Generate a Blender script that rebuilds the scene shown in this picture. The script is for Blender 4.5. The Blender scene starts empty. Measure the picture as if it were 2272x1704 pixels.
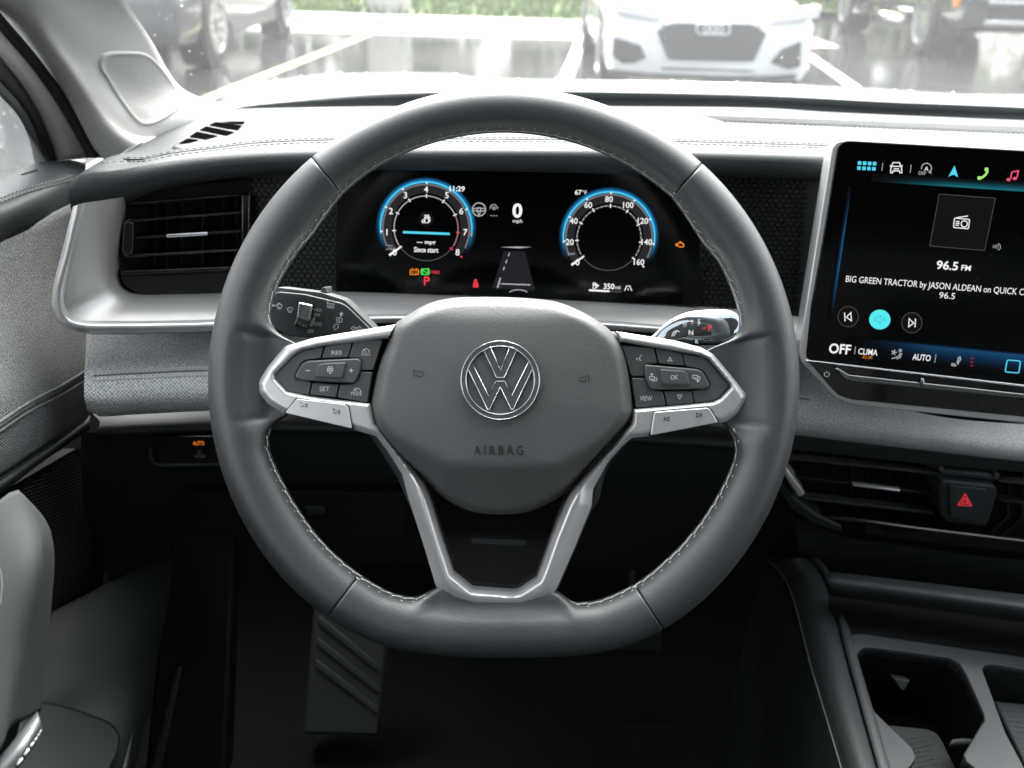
import bpy, bmesh, math, random
import numpy as np
from math import radians, sin, cos, pi, atan2, hypot, sqrt
from mathutils import Vector, Matrix
random.seed(7)
SC = bpy.context.scene
COL = SC.collection
# ---------------------------------------------------------------- camera
FPX, CX, CY = 2209.0, 1136.0, 852.0            # focal length and centre in photo pixels
TILT, ROLL = 24.5, 1.7
CAMP = Vector((0, 0, 1.30))
CM = Matrix.Rotation(radians(90 - TILT), 3, 'X') @ Matrix.Rotation(radians(ROLL), 3, 'Z')
cd = bpy.data.cameras.new('camera'); cam = bpy.data.objects.new('camera', cd); COL.objects.link(cam)
cam.location = CAMP; cam.rotation_euler = CM.to_euler()
cd.sensor_width = 36; cd.lens = FPX / 2272 * 36; cd.clip_start = 0.02; cd.clip_end = 400
cd.dof.use_dof = True; cd.dof.focus_distance = 0.66; cd.dof.aperture_fstop = 9.0
SC.camera = cam
# ---------------------------------------------------------------- light
EXPO = 3.3
EM = 1.0 / 2 ** EXPO                            # emission that shows as 1.0
w = bpy.data.worlds.new('World'); SC.world = w; w.use_nodes = True
nt = w.node_tree; nt.nodes.clear()
sky = nt.nodes.new('ShaderNodeTexSky'); sky.sky_type = 'NISHITA'; sky.sun_disc = False
sky.sun_elevation = radians(52); sky.sun_rotation = radians(14); sky.air_density = 1.0; sky.dust_density = 6.0; sky.ozone_density = 1.0
hs = nt.nodes.new('ShaderNodeHueSaturation'); hs.inputs['Saturation'].default_value = 0.28
bg = nt.nodes.new('ShaderNodeBackground'); bg.inputs['Strength'].default_value = 0.09
wo = nt.nodes.new('ShaderNodeOutputWorld')
nt.links.new(sky.outputs[0], hs.inputs['Color']); nt.links.new(hs.outputs[0], bg.inputs[0]); nt.links.new(bg.outputs[0], wo.inputs[0])
sl = bpy.data.lights.new('sun', 'SUN'); sl.energy = 1.5; sl.angle = radians(50); sl.color = (1, 0.98, 0.95)
sun = bpy.data.objects.new('sun', sl); COL.objects.link(sun)
sun.rotation_euler = (radians(-38), 0, radians(14)); sun.location = (0, 3, 6)
vs = SC.view_settings; vs.view_transform = 'Standard'; vs.look = 'None'; vs.exposure = EXPO; vs.gamma = 1; vs.use_curve_mapping = False
cy = SC.cycles
cy.use_denoising = True; cy.max_bounces = 10; cy.diffuse_bounces = 5; cy.glossy_bounces = 5; cy.transparent_max_bounces = 16
cy.caustics_reflective = False; cy.caustics_refractive = False
cy.sample_clamp_indirect = 8.0
# ---------------------------------------------------------------- pixel helpers
def ray(x, y): return CM @ Vector(((x - CX) / FPX, -(y - CY) / FPX, -1))
def PD(x, y, d): return CAMP + ray(x, y) * d
def PY(x, y, Y): r = ray(x, y); return CAMP + r * (Y / r.y)
def PX(x, y, X): r = ray(x, y); return CAMP + r * (X / r.x)
def PZ(x, y, Z): r = ray(x, y); return CAMP + r * ((Z - CAMP.z) / r.z)
ZS = 568 / 2212
def ZM(x0, y0): return lambda x, y: (x0 + ZS * x, y0 + ZS * y)
class Pl:
    """a plane in the place: origin, u right, v up, n towards the driver"""
    def __init__(s, O, u, v):
        s.O = Vector(O); s.u = Vector(u).normalized(); n = s.u.cross(Vector(v)).normalized()
        s.n = n; s.v = n.cross(s.u).normalized()
    def px(s, x, y, z=0):
        r = ray(x, y); o = s.O + s.n * z
        p = CAMP + r * ((o - CAMP).dot(s.n) / r.dot(s.n)) - s.O
        return p.dot(s.u), p.dot(s.v)
    def W(s, a, b, z=0): return s.O + s.u * a + s.v * b + s.n * z
    def P(s, x, y, z=0): a, b = s.px(x, y, z); return s.W(a, b, z)
    def scale(s, x, y):                          # metres for one photo pixel, across and up
        a, b = s.px(x, y); c, d = s.px(x + 4, y); e, f = s.px(x, y - 4)
        return hypot(c - a, d - b) / 4, hypot(e - a, f - b) / 4
def plane3(o, right, up): o = Vector(o); return Pl(o, Vector(right) - o, Vector(up) - o)
# ---------------------------------------------------------------- materials
MT = {}
def mat(name, base=(.5, .5, .5), rough=.5, metal=0., spec=.5, coat=0., bump=None, emit=None, var=0., uv=False, sheen=0.):
    m = bpy.data.materials.new(name); m.use_nodes = True; MT[name] = m
    t = m.node_tree; b = t.nodes['Principled BSDF']
    if isinstance(base, (int, float)): base = (base,) * 3
    b.inputs['Base Color'].default_value = (*base, 1); b.inputs['Roughness'].default_value = rough
    b.inputs['Metallic'].default_value = metal; b.inputs['Specular IOR Level'].default_value = spec
    b.inputs['Coat Weight'].default_value = coat; b.inputs['Coat Roughness'].default_value = .05
    b.inputs['Sheen Weight'].default_value = sheen
    if emit: b.inputs['Emission Color'].default_value = (*emit[0], 1); b.inputs['Emission Strength'].default_value = emit[1] * EM
    tc = t.nodes.new('ShaderNodeTexCoord'); co = tc.outputs['UV' if uv else 'Object']
    if var:
        n = t.nodes.new('ShaderNodeTexNoise'); n.inputs['Scale'].default_value = 9; n.inputs['Detail'].default_value = 6
        t.links.new(co, n.inputs['Vector'])
        r = t.nodes.new('ShaderNodeMapRange'); r.inputs['To Min'].default_value = rough - var; r.inputs['To Max'].default_value = rough + var
        t.links.new(n.outputs['Fac'], r.inputs['Value']); t.links.new(r.outputs[0], b.inputs['Roughness'])
    if bump:
        kind, scale, strength, dist = bump
        bp = t.nodes.new('ShaderNodeBump'); bp.inputs['Strength'].default_value = strength; bp.inputs['Distance'].default_value = dist
        if kind == 'grain':
            v = t.nodes.new('ShaderNodeTexVoronoi'); v.feature = 'SMOOTH_F1'; v.inputs['Scale'].default_value = scale
            v.inputs['Smoothness'].default_value = .6; out = v.outputs['Distance']
        elif kind == 'noise':
            v = t.nodes.new('ShaderNodeTexNoise'); v.inputs['Scale'].default_value = scale; v.inputs['Detail'].default_value = 4; out = v.outputs['Fac']
        else:                                    # rows of little dots
            v = t.nodes.new('ShaderNodeTexVoronoi'); v.feature = 'F1'; v.inputs['Randomness'].default_value = 0.0
            if kind == 'dots2': v.voronoi_dimensions = '2D'
            v.inputs['Scale'].default_value = scale; out = v.outputs['Distance']
        t.links.new(co, v.inputs['Vector']); t.links.new(out, bp.inputs['Height']); t.links.new(bp.outputs[0], b.inputs['Normal'])
    return m
def fabric(name, dark, light, pitch, strength=.8):
    """knitted cloth: offset rows of loops drawn from the surface's own metres"""
    m = mat(name, light, .9, spec=.2, sheen=.25); t = m.node_tree; b = t.nodes['Principled BSDF']; N = t.nodes.new; L = t.links.new
    uv = N('ShaderNodeTexCoord'); sep = N('ShaderNodeSeparateXYZ'); L(uv.outputs['UV'], sep.inputs[0])
    def mth(op, a, c=None):
        n = N('ShaderNodeMath'); n.operation = op
        for i, v in enumerate((a, c)):
            if v is None: continue
            if isinstance(v, (int, float)): n.inputs[i].default_value = v
            else: L(v, n.inputs[i])
        return n.outputs[0]
    k = 2 * pi / pitch
    su = mth('SINE', mth('MULTIPLY', sep.outputs[0], k)); sv = mth('SINE', mth('MULTIPLY', sep.outputs[1], k * 1.25))
    s2 = mth('SINE', mth('ADD', mth('MULTIPLY', sep.outputs[0], k * .5), mth('MULTIPLY', sep.outputs[1], k * .62)))
    pat = mth('ADD', mth('MULTIPLY', mth('MULTIPLY', su, sv), .62), mth('MULTIPLY', s2, .05))
    nz = N('ShaderNodeTexNoise'); nz.inputs['Scale'].default_value = 520; nz.inputs['Detail'].default_value = 2; L(uv.outputs['UV'], nz.inputs['Vector'])
    n2 = N('ShaderNodeTexNoise'); n2.inputs['Scale'].default_value = 60; n2.inputs['Detail'].default_value = 4; L(uv.outputs['UV'], n2.inputs['Vector'])
    f = mth('ADD', mth('ADD', mth('MULTIPLY', pat, .8), mth('MULTIPLY', mth('SUBTRACT', nz.outputs['Fac'], .5), 1.8)), mth('ADD', mth('MULTIPLY', n2.outputs['Fac'], .3), .36))
    mx = N('ShaderNodeMix'); mx.data_type = 'RGBA'; mx.clamp_factor = True
    L(f, mx.inputs['Factor']); mx.inputs['A'].default_value = (*dark, 1); mx.inputs['B'].default_value = (*light, 1)
    L(mx.outputs['Result'], b.inputs['Base Color'])
    bp = N('ShaderNodeBump'); bp.inputs['Strength'].default_value = strength; bp.inputs['Distance'].default_value = .0006
    L(f, bp.inputs['Height']); L(bp.outputs[0], b.inputs['Normal'])
    return m
mat('leather', (.036, .042, .0435), .48, spec=1.0, bump=('grain', 1150, .20, .0004), var=.05)
mat('leather_dash', (.038, .043, .0445), .54, spec=.32, bump=('grain', 520, .2, .0006), var=.04)
mat('plastic_soft', (.030, .035, .036), .55, spec=.45, bump=('noise', 900, .12, .0005), var=.05)
mat('plastic_grey', (.066, .075, .076), .5, spec=.45, bump=('noise', 1200, .1, .0004), var=.04)
mat('plastic_dark', (.021, .0255, .026), .55, spec=.25, bump=('noise', 700, .1, .0005), var=.05)
mat('slot_black', (.002, .002, .002), 1.0, spec=0.)
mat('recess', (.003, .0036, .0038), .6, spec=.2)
mat('honeycomb', (.006, .007, .0075), .5, spec=.3)
mat('piano_black', (.004, .004, .0045), .10, spec=.5, coat=.6, var=.03)
mat('satin_black', (.008, .009, .009), .38, spec=.35, var=.05)
mat('screen_glass', (.0008, .0014, .0018), .10, spec=.26, var=.02)
mat('silver', (.68, .685, .68), .35, metal=.62, spec=.5, var=.03)
mat('silver_paint', (.50, .493, .478), .38, metal=.6, spec=.5, bump=('noise', 1500, .05, .0003), var=.03)
mat('chrome', (.72, .73, .74), .14, metal=1, var=.03)
mat('chrome_dark', (.30, .31, .31), .2, metal=1, var=.03)
mat('airbag', (.108, .111, .109), .5, spec=.45, bump=('grain', 900, .22, .0005), var=.04)
mat('button', (.080, .084, .084), .42, spec=.5, var=.04)
mat('thread', (.66, .66, .62), .7, spec=.3)
mat('thread_dark', (.16, .165, .165), .7, spec=.3)
mat('print_white', (.72, .72, .72), .5)
mat('print_grey', (.34, .34, .34), .5)
mat('print_black', (.012, .012, .012), .5)
mat('pillar_cloth', (.50, .49, .465), .85, spec=.25, bump=('dots', 620, .14, .0006), sheen=.3)
mat('pillar_plastic', (.50, .49, .465), .6, spec=.35)
mat('door_plastic', (.013, .016, .0163), .6, spec=.2, bump=('noise', 700, .1, .0005))
mat('handle_plastic', (.020, .0235, .024), .72, spec=.2, bump=('noise', 900, .1, .0004), var=.04)
mat('seal_rubber', (.010, .011, .011), .6)
mat('paint_white', (.78, .79, .79), .12, spec=.5, coat=.7)
mat('paint_body', (.50, .51, .51), .3, metal=.3, coat=.6)
mat('paint_silver', (.11, .12, .13), .28, metal=.4, coat=.7)
mat('paint_navy', (.018, .024, .034), .22, metal=.3, coat=.8)
mat('car_black', (.02, .022, .025), .35)
mat('car_grille', (.032, .037, .050), .45)
mat('car_glass', (.02, .024, .026), .06, spec=.6)
mat('tyre', (.022, .023, .024), .75)
mat('alloy', (.62, .63, .64), .3, metal=.9)
mat('amber', (.75, .22, .02), .3)
mat('lamp_glass', (.7, .72, .74), .15, spec=.6)
mat('concrete', (.42, .41, .39), .8, bump=('noise', 30, .3, .01))
mat('kerb_stone', (.50, .49, .46), .75, bump=('noise', 40, .3, .01))
mat('line_paint', (.72, .70, .62), .45)
mat('line_yellow', (.72, .58, .26), .45)
mat('emblem_grey', (.12, .124, .123), .3, metal=.25)
mat('stalk_gloss', (.34, .38, .41), .07, metal=.95)
mat('carpet', (.010, .0115, .0115), .95, spec=.05, bump=('noise', 500, .8, .003))
mat('roof_cloth', (.30, .298, .29), .9)
mat('wood', (.07, .05, .035), .8)
fabric('weave', (.30, .318, .32), (.95, .96, .95), .0030)
fabric('weave_door', (.026, .030, .031), (.33, .34, .335), .0030)
for nm, c in dict(white=(1, 1, 1), grey=(.45, .46, .47), dim=(.10, .105, .11), cyan=(.10, .72, .95), aqua=(.10, .88, .93), green=(.10, .80, .12), lime=(.42, .92, .22), red=(.95, .05, .07), pink=(.90, .10, .20),
                  amber=(1, .27, .015), blue=(.01, .10, .30), teal=(.01, .12, .15), dial=(.020, .020, .023), dial_edge=(.17, .17, .18), road=(.014, .014, .018), tile=(.003, .0034, .004)).items():
    mat('lit_' + nm, (.001, .001, .001), .6, spec=.1, emit=(c, .95))
def glow(name, col, lo, hi, axis):
    """a lit display band that fades out along its own width (UV)"""
    m = mat(name, (.001,) * 3, .6, spec=.1, emit=(col, 1)); t = m.node_tree; b = t.nodes['Principled BSDF']
    uv = t.nodes.new('ShaderNodeTexCoord'); sp = t.nodes.new('ShaderNodeSeparateXYZ'); t.links.new(uv.outputs['UV'], sp.inputs[0])
    r = t.nodes.new('ShaderNodeMapRange'); r.inputs['To Min'].default_value = lo * EM; r.inputs['To Max'].default_value = hi * EM
    r.interpolation_type = 'SMOOTHSTEP'
    t.links.new(sp.outputs[axis], r.inputs['Value']); t.links.new(r.outputs[0], b.inputs['Emission Strength'])
glow('glow_ring', (.02, .35, .80), 0, 1.1, 1)
glow('glow_blue', (.015, .16, .42), 0, .8, 1)
glow('glow_teal', (.01, .20, .26), 0, .8, 1)
def glassmat(name, tint, haze=0.):
    m = bpy.data.materials.new(name); m.use_nodes = True; MT[name] = m; t = m.node_tree; t.nodes.clear()
    o = t.nodes.new('ShaderNodeOutputMaterial'); tr = t.nodes.new('ShaderNodeBsdfTransparent'); gl = t.nodes.new('ShaderNodeBsdfGlossy')
    tr.inputs[0].default_value = (*tint, 1); gl.inputs['Roughness'].default_value = .02
    fr = t.nodes.new('ShaderNodeFresnel'); fr.inputs['IOR'].default_value = 1.45
    mx = t.nodes.new('ShaderNodeMixShader'); t.links.new(fr.outputs[0], mx.inputs[0]); t.links.new(tr.outputs[0], mx.inputs[1]); t.links.new(gl.outputs[0], mx.inputs[2])
    if haze:
        df = t.nodes.new('ShaderNodeBsdfTranslucent'); df.inputs[0].default_value = (.9, .9, .9, 1)
        m2 = t.nodes.new('ShaderNodeMixShader'); m2.inputs[0].default_value = haze
        t.links.new(mx.outputs[0], m2.inputs[1]); t.links.new(df.outputs[0], m2.inputs[2]); t.links.new(m2.outputs[0], o.inputs[0])
    else: t.links.new(mx.outputs[0], o.inputs[0])
glassmat('window_glass', (.93, .96, .95), .02)  # slight translucent haze stands in for glare veiling the view outside
glassmat('side_glass', (.90, .95, .94), .10)  # stronger haze put in to brighten what shows through this pane
glassmat('privacy_glass', (.10, .105, .105))
# ---------------------------------------------------------------- mesh helpers
def thing(name, loc, label, cat, group=None):
    e = bpy.data.objects.new(name, None); COL.objects.link(e); e.location = loc; e.empty_display_size = .05
    e['label'] = label; e['category'] = cat
    if group: e['group'] = group
    return e
def put(o, parent):
    COL.objects.link(o)
    if parent is not None:
        o.parent = parent
        if parent.type == 'EMPTY': o.matrix_parent_inverse = Matrix.Translation(-parent.location) if parent.rotation_euler.z == 0 else (Matrix.Translation(parent.location) @ parent.rotation_euler.to_matrix().to_4x4()).inverted()
    return o
def struct(o, kind='structure'): o['kind'] = kind; return o
def tag(o, label, cat, group=None):
    o['label'] = label; o['category'] = cat
    if group: o['group'] = group
    return o
def mk(name, V, Fc, m, parent=None, smooth=True, uv=None, sharp=None):
    me = bpy.data.meshes.new(name); me.from_pydata([tuple(v) for v in V], [], Fc); me.update()
    if smooth:
        me.polygons.foreach_set('use_smooth', [True] * len(me.polygons))
        if sharp: me.set_sharp_from_angle(angle=radians(sharp))
    if uv:
        ul = me.uv_layers.new(name='UVMap')
        for l in me.loops: ul.data[l.index].uv = uv[l.vertex_index]
    me.materials.append(MT[m]); return put(bpy.data.objects.new(name, me), parent)
def cr(pts, n, closed=False):
    """Catmull-Rom through pts, n samples even in arc length"""
    P = [Vector(p) for p in pts]; d = []
    k = len(P); seg = k if closed else k - 1
    for i in range(seg):
        if closed: p0, p1, p2, p3 = P[i - 1], P[i], P[(i + 1) % k], P[(i + 2) % k]
        else: p0, p1, p2, p3 = P[max(0, i - 1)], P[i], P[i + 1], P[min(k - 1, i + 2)]
        # centripetal form keeps tight corners from overshooting
        t0 = 0; t1 = t0 + max(1e-6, (p1 - p0).length ** .5); t2 = t1 + max(1e-6, (p2 - p1).length ** .5); t3 = t2 + max(1e-6, (p3 - p2).length ** .5)
        for j in range(12):
            t = t1 + (t2 - t1) * j / 12
            if p0 == p1: A1 = p1
            else: A1 = p0 * ((t1 - t) / (t1 - t0)) + p1 * ((t - t0) / (t1 - t0))
            A2 = p1 * ((t2 - t) / (t2 - t1)) + p2 * ((t - t1) / (t2 - t1))
            if p2 == p3: A3 = p2
            else: A3 = p2 * ((t3 - t) / (t3 - t2)) + p3 * ((t - t2) / (t3 - t2))
            B1 = A1 * ((t2 - t) / (t2 - t0)) + A2 * ((t - t0) / (t2 - t0)); B2 = A2 * ((t3 - t) / (t3 - t1)) + A3 * ((t - t1) / (t3 - t1))
            d.append(B1 * ((t2 - t) / (t2 - t1)) + B2 * ((t - t1) / (t2 - t1)))
    d.append(P[0] if closed else P[-1])
    return resample(d, n)
def resample(d, n):
    s = [0]
    for a, b in zip(d, d[1:]): s.append(s[-1] + (b - a).length)
    out = []; j = 0
    for i in range(n):
        q = s[-1] * i / (n - 1)
        while j < len(s) - 2 and s[j + 1] < q: j += 1
        f = (q - s[j]) / max(1e-9, s[j + 1] - s[j]); out.append(d[j].lerp(d[j + 1], min(1, max(0, f))))
    return out
def sheet(name, rows, m, parent=None, nu=60, nv=6, thick=0., smooth=True, sharp=None, linear=False, closed=False):
    """surface through rows of world points; nv samples between neighbouring rows"""
    R = [cr(r, nu) if not linear else resample([Vector(p) for p in r], nu) for r in rows]
    cols = []
    for i in range(nu):
        c = [r[i] for r in R]
        cols.append(cr(c, (len(rows) - 1) * nv + 1) if len(c) > 2 and not linear else resample(c, (len(rows) - 1) * nv + 1))
    nr = len(cols[0]); V = []; uv = []
    for j in range(nr):
        for i in range(nu): V.append(cols[i][j])
    mid = nu // 2; vv = [0]
    for j in range(1, nr): vv.append(vv[-1] + (cols[mid][j] - cols[mid][j - 1]).length)
    uu = [0]; jm = nr // 2
    for i in range(1, nu): uu.append(uu[-1] + (cols[i][jm] - cols[i - 1][jm]).length)
    for j in range(nr):
        for i in range(nu): uv.append((uu[i], vv[j]))
    Fc = [(j * nu + i, j * nu + i + 1, (j + 1) * nu + i + 1, (j + 1) * nu + i) for j in range(nr - 1) for i in range(nu - 1)]
    # face the camera
    a, b, c = V[Fc[len(Fc) // 2][0]], V[Fc[len(Fc) // 2][1]], V[Fc[len(Fc) // 2][2]]
    if (b - a).cross(c - a).dot(CAMP - a) < 0: Fc = [f[::-1] for f in Fc]
    o = mk(name, V, Fc, m, parent, smooth, uv, sharp)
    if thick:
        md = o.modifiers.new('thick', 'SOLIDIFY'); md.thickness = thick; md.offset = -1
    return o
def rnd(pts, r, n=4):
    """fillet the corners of a closed pixel polygon"""
    out = []; k = len(pts)
    for i in range(k):
        p0, p1, p2 = [Vector(q[:2]) for q in (pts[i - 1], pts[i], pts[(i + 1) % k])]
        a = (p0 - p1); b = (p2 - p1); rr = min(r, a.length * .45, b.length * .45)
        A = p1 + a.normalized() * rr; B = p1 + b.normalized() * rr
        for j in range(n + 1):
            t = j / n; q = A * (1 - t) ** 2 + p1 * 2 * t * (1 - t) + B * t * t; out.append((q.x, q.y))
    return out
def prism2(name, loops, pl, z0, z1, m, parent=None, bevel=0., seg=2, smooth=True):
    """plate of local outlines (first one outer, others holes) from z0 to z1"""
    bm = bmesh.new(); top = []; E = []
    for lp in loops:
        vs_ = [bm.verts.new(pl.W(a, b, z1)) for a, b in lp]
        E += [bm.edges.new((vs_[i - 1], vs_[i])) for i in range(len(vs_))]; top.append(vs_)
    if len(loops) == 1:
        for e in E: pass
        faces = [bm.faces.new(top[0])]
    else:
        r = bmesh.ops.triangle_fill(bm, use_beauty=True, edges=E); faces = [g for g in r['geom'] if isinstance(g, bmesh.types.BMFace)]
    d = -pl.n * (z1 - z0)
    bot = []
    for vs_ in top:
        bv = [bm.verts.new(v.co + d) for v in vs_]; bot.append(bv)
        for i in range(len(vs_)): bm.faces.new((vs_[i - 1], vs_[i], bv[i], bv[i - 1]))
    mp = {}
    for a, b in zip(top, bot):
        for x, y in zip(a, b): mp[x] = y
    for f in faces: bm.faces.new([mp[v] for v in reversed(f.verts)])
    bmesh.ops.recalc_face_normals(bm, faces=bm.faces[:])
    me = bpy.data.meshes.new(name); bm.to_mesh(me); bm.free()
    if smooth:
        me.polygons.foreach_set('use_smooth', [True] * len(me.polygons)); me.set_sharp_from_angle(angle=radians(35))
    me.materials.append(MT[m]); o = put(bpy.data.objects.new(name, me), parent)
    if bevel:
        md = o.modifiers.new('bevel', 'BEVEL'); md.width = bevel; md.segments = seg; md.limit_method = 'ANGLE'; md.angle_limit = radians(40); md.harden_normals = False
    return o
def prism(name, pts, pl, z0, z1, m, parent=None, bevel=0., seg=2, r=0., holes=()):
    lps = [rnd(pts, r) if r else pts] + [rnd(h, r) if r else h for h in holes]
    return prism2(name, [[pl.px(x, y, z1) for x, y in lp] for lp in lps], pl, z0, z1, m, parent, bevel, seg)
def tube(name, pts, r, m, parent=None, n=8, closed=False, add=None):
    P = [Vector(p) for p in pts]; V = []; Fc = []; k = len(P); up = None
    for i in range(k):
        t = (P[(i + 1) % k] - P[i - 1]) if closed else (P[min(k - 1, i + 1)] - P[max(0, i - 1)])
        t.normalize()
        if up is None: up = t.orthogonal().normalized()
        up = (up - t * up.dot(t)).normalized(); s = t.cross(up)
        rr = r[i] if isinstance(r, (list, tuple)) else r
        for j in range(n):
            a = 2 * pi * j / n; V.append(P[i] + (up * cos(a) + s * sin(a)) * rr)
    for i in range(k if closed else k - 1):
        for j in range(n):
            a, b = i * n + j, i * n + (j + 1) % n; c, d = ((i + 1) % k) * n + (j + 1) % n, ((i + 1) % k) * n + j
            Fc.append((a, b, c, d))
    if not closed: Fc.append(tuple(range(n))[::-1]); Fc.append(tuple(range((k - 1) * n, k * n)))
    if add is not None:
        o = len(add[0]); add[0].extend(V); add[1].extend(tuple(i + o for i in f) for f in Fc); return
    return mk(name, V, Fc, m, parent)
def strokes(name, lines, wpx, pl, z, m, parent=None, local=False):
    """flat printed lines: every polyline (pixels) is a ribbon lying on the plane"""
    V = []; Fc = []
    for ln in lines:
        cl = len(ln) > 2 and ln[0] == ln[-1]
        L = [Vector(p if local else pl.px(*p, z)) for p in ln]
        hw = wpx / 2 * (1 if local else pl.scale(*ln[0])[0]); k = len(L); o = len(V)
        for i in range(k):
            a = L[i - 1] if i else (L[-2] if cl else L[0]); b = L[i + 1] if i < k - 1 else (L[1] if cl else L[-1])
            d1 = (L[i] - a); d2 = (b - L[i]); d1 = d1.normalized() if d1.length > 1e-9 else d2.normalized(); d2 = d2.normalized() if d2.length > 1e-9 else d1
            t = (d1 + d2); t = t.normalized() if t.length > 1e-6 else d1
            n = Vector((-t.y, t.x)); q = max(.45, n.dot(Vector((-d1.y, d1.x)))); n = n * (hw / q)
            V += [pl.W(*(L[i] + n), z), pl.W(*(L[i] - n), z)]
        Fc += [(o + 2 * i, o + 2 * i + 1, o + 2 * i + 3, o + 2 * i + 2) for i in range(k - 1)]
    return mk(name, V, Fc, m, parent, smooth=False)
def flat(name, polys, pl, z, m, parent=None):
    V = []; Fc = []
    for p in polys:
        o = len(V); V += [pl.P(x, y, z) for x, y in p]; Fc.append(tuple(range(o, o + len(p))))
    return mk(name, V, Fc, m, parent, smooth=False)
def arc(cx, cy, r, a0, a1, n=24, ry=None):
    return [(cx + r * cos(radians(a0 + (a1 - a0) * i / n)), cy - (ry or r) * sin(radians(a0 + (a1 - a0) * i / n))) for i in range(n + 1)]
_tc = {}
def glyphs(s, bold=0.):
    k = (s, bold)
    if k not in _tc:
        c = bpy.data.curves.new('t', 'FONT'); c.body = s; c.resolution_u = 3; c.offset = bold
        o = bpy.data.objects.new('t', c); COL.objects.link(o)
        dg = bpy.context.evaluated_depsgraph_get(); me = bpy.data.meshes.new_from_object(o.evaluated_get(dg))
        V = [(v.co.x, v.co.y) for v in me.vertices]; Fc = [tuple(p.vertices) for p in me.polygons]
        bpy.data.objects.remove(o); bpy.data.curves.remove(c); bpy.data.meshes.remove(me)
        _tc[k] = (V, Fc)
    return _tc[k]
def text(name, s, x, y, cap, pl, z, m, parent=None, width=None, bold=.0, skew=0., rot=0.):
    """lettering centred on pixel (x, y), cap height and width in photo pixels"""
    V, Fc = glyphs(s, bold); xs = [v[0] for v in V]; x0, x1 = min(xs), max(xs)
    su, sv = pl.scale(x, y); ky = cap * sv / .70; kx = (width * su / (x1 - x0)) if width else ky
    ca, cb = pl.px(x, y, z); cr_, sr_ = cos(radians(rot)), sin(radians(rot))
    W_ = []
    for a, b in V:
        p = (a - (x0 + x1) / 2) * kx + skew * b * ky; q = (b - .35) * ky
        W_.append(pl.W(ca + p * cr_ - q * sr_, cb + p * sr_ + q * cr_, z))
    return mk(name, W_, Fc, m, parent, smooth=False)
def boxmesh(name, a, b, m, parent=None, bevel=0.):
    (x0, y0, z0), (x1, y1, z1) = a, b
    V = [(x, y, z) for z in (z0, z1) for y in (y0, y1) for x in (x0, x1)]
    o = mk(name, V, [(0, 2, 3, 1), (4, 5, 7, 6), (0, 1, 5, 4), (2, 6, 7, 3), (0, 4, 6, 2), (1, 3, 7, 5)], m, parent, smooth=False)
    if bevel: md = o.modifiers.new('bevel', 'BEVEL'); md.width = bevel; md.segments = 2
    return o

from mathutils.bvhtree import BVHTree
def caster(o):
    """finds the point of a built surface under a photo pixel, and its normal towards the driver"""
    me = o.data; t = BVHTree.FromPolygons([v.co.copy() for v in me.vertices], [tuple(p.vertices) for p in me.polygons])
    def hit(x, y, off=0.):
        r = ray(x, y).normalized(); p, n, i, d = t.ray_cast(CAMP, r)
        if p is None: p, n, i, d = t.find_nearest(PD(x, y, .95))
        if n.dot(r) > 0: n = -n
        return p + n * off
    return hit
def patch(name, poly, hit, m, parent, prof, n=72):
    """raised or sunk patch lying on a surface; prof = list of (share of outline, lift)"""
    P = [tuple(p)[:2] for p in cr([(x, y, 0) for x, y in poly], n + 1, closed=True)][:-1]
    c = (sum(p[0] for p in P) / n, sum(p[1] for p in P) / n); V = []
    for f, z in prof: V += [hit(c[0] + (x - c[0]) * f, c[1] + (y - c[1]) * f, z) for x, y in P]
    V.append(hit(*c, prof[-1][1])); k = len(prof)
    Fc = [(i * n + j, i * n + (j + 1) % n, (i + 1) * n + (j + 1) % n, (i + 1) * n + j) for i in range(k - 1) for j in range(n)] + [((k - 1) * n + j, (k - 1) * n + (j + 1) % n, len(V) - 1) for j in range(n)]
    a, b, d = V[Fc[0][0]], V[Fc[0][1]], V[Fc[0][2]]
    o = mk(name, V, Fc, m, parent)
    return o
# ================================================================ the place: lot, kerb, grass, cabin shell
def wet_asphalt():
    m = mat('asphalt', (.05, .051, .053), .3, spec=.5); t = m.node_tree; b = t.nodes['Principled BSDF']; N = t.nodes.new; L = t.links.new
    tc = N('ShaderNodeTexCoord'); n = N('ShaderNodeTexNoise'); n.inputs['Scale'].default_value = .6; n.inputs['Detail'].default_value = 5; L(tc.outputs['Object'], n.inputs['Vector'])
    r = N('ShaderNodeMapRange'); r.inputs['From Min'].default_value = .35; r.inputs['From Max'].default_value = .65; r.inputs['To Min'].default_value = .05; r.inputs['To Max'].default_value = .17
    L(n.outputs['Fac'], r.inputs['Value']); L(r.outputs[0], b.inputs['Roughness'])
    n2 = N('ShaderNodeTexNoise'); n2.inputs['Scale'].default_value = 90; n2.inputs['Detail'].default_value = 6; L(tc.outputs['Object'], n2.inputs['Vector'])
    cr_ = N('ShaderNodeMapRange'); cr_.inputs['To Min'].default_value = .018; cr_.inputs['To Max'].default_value = .05; L(n2.outputs['Fac'], cr_.inputs['Value'])
    cc = N('ShaderNodeCombineColor'); [L(cr_.outputs[0], cc.inputs[i]) for i in range(3)]; L(cc.outputs[0], b.inputs['Base Color'])
    bp = N('ShaderNodeBump'); bp.inputs['Strength'].default_value = .03; bp.inputs['Distance'].default_value = .01; L(n2.outputs['Fac'], bp.inputs['Height']); L(bp.outputs[0], b.inputs['Normal'])
wet_asphalt()
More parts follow.
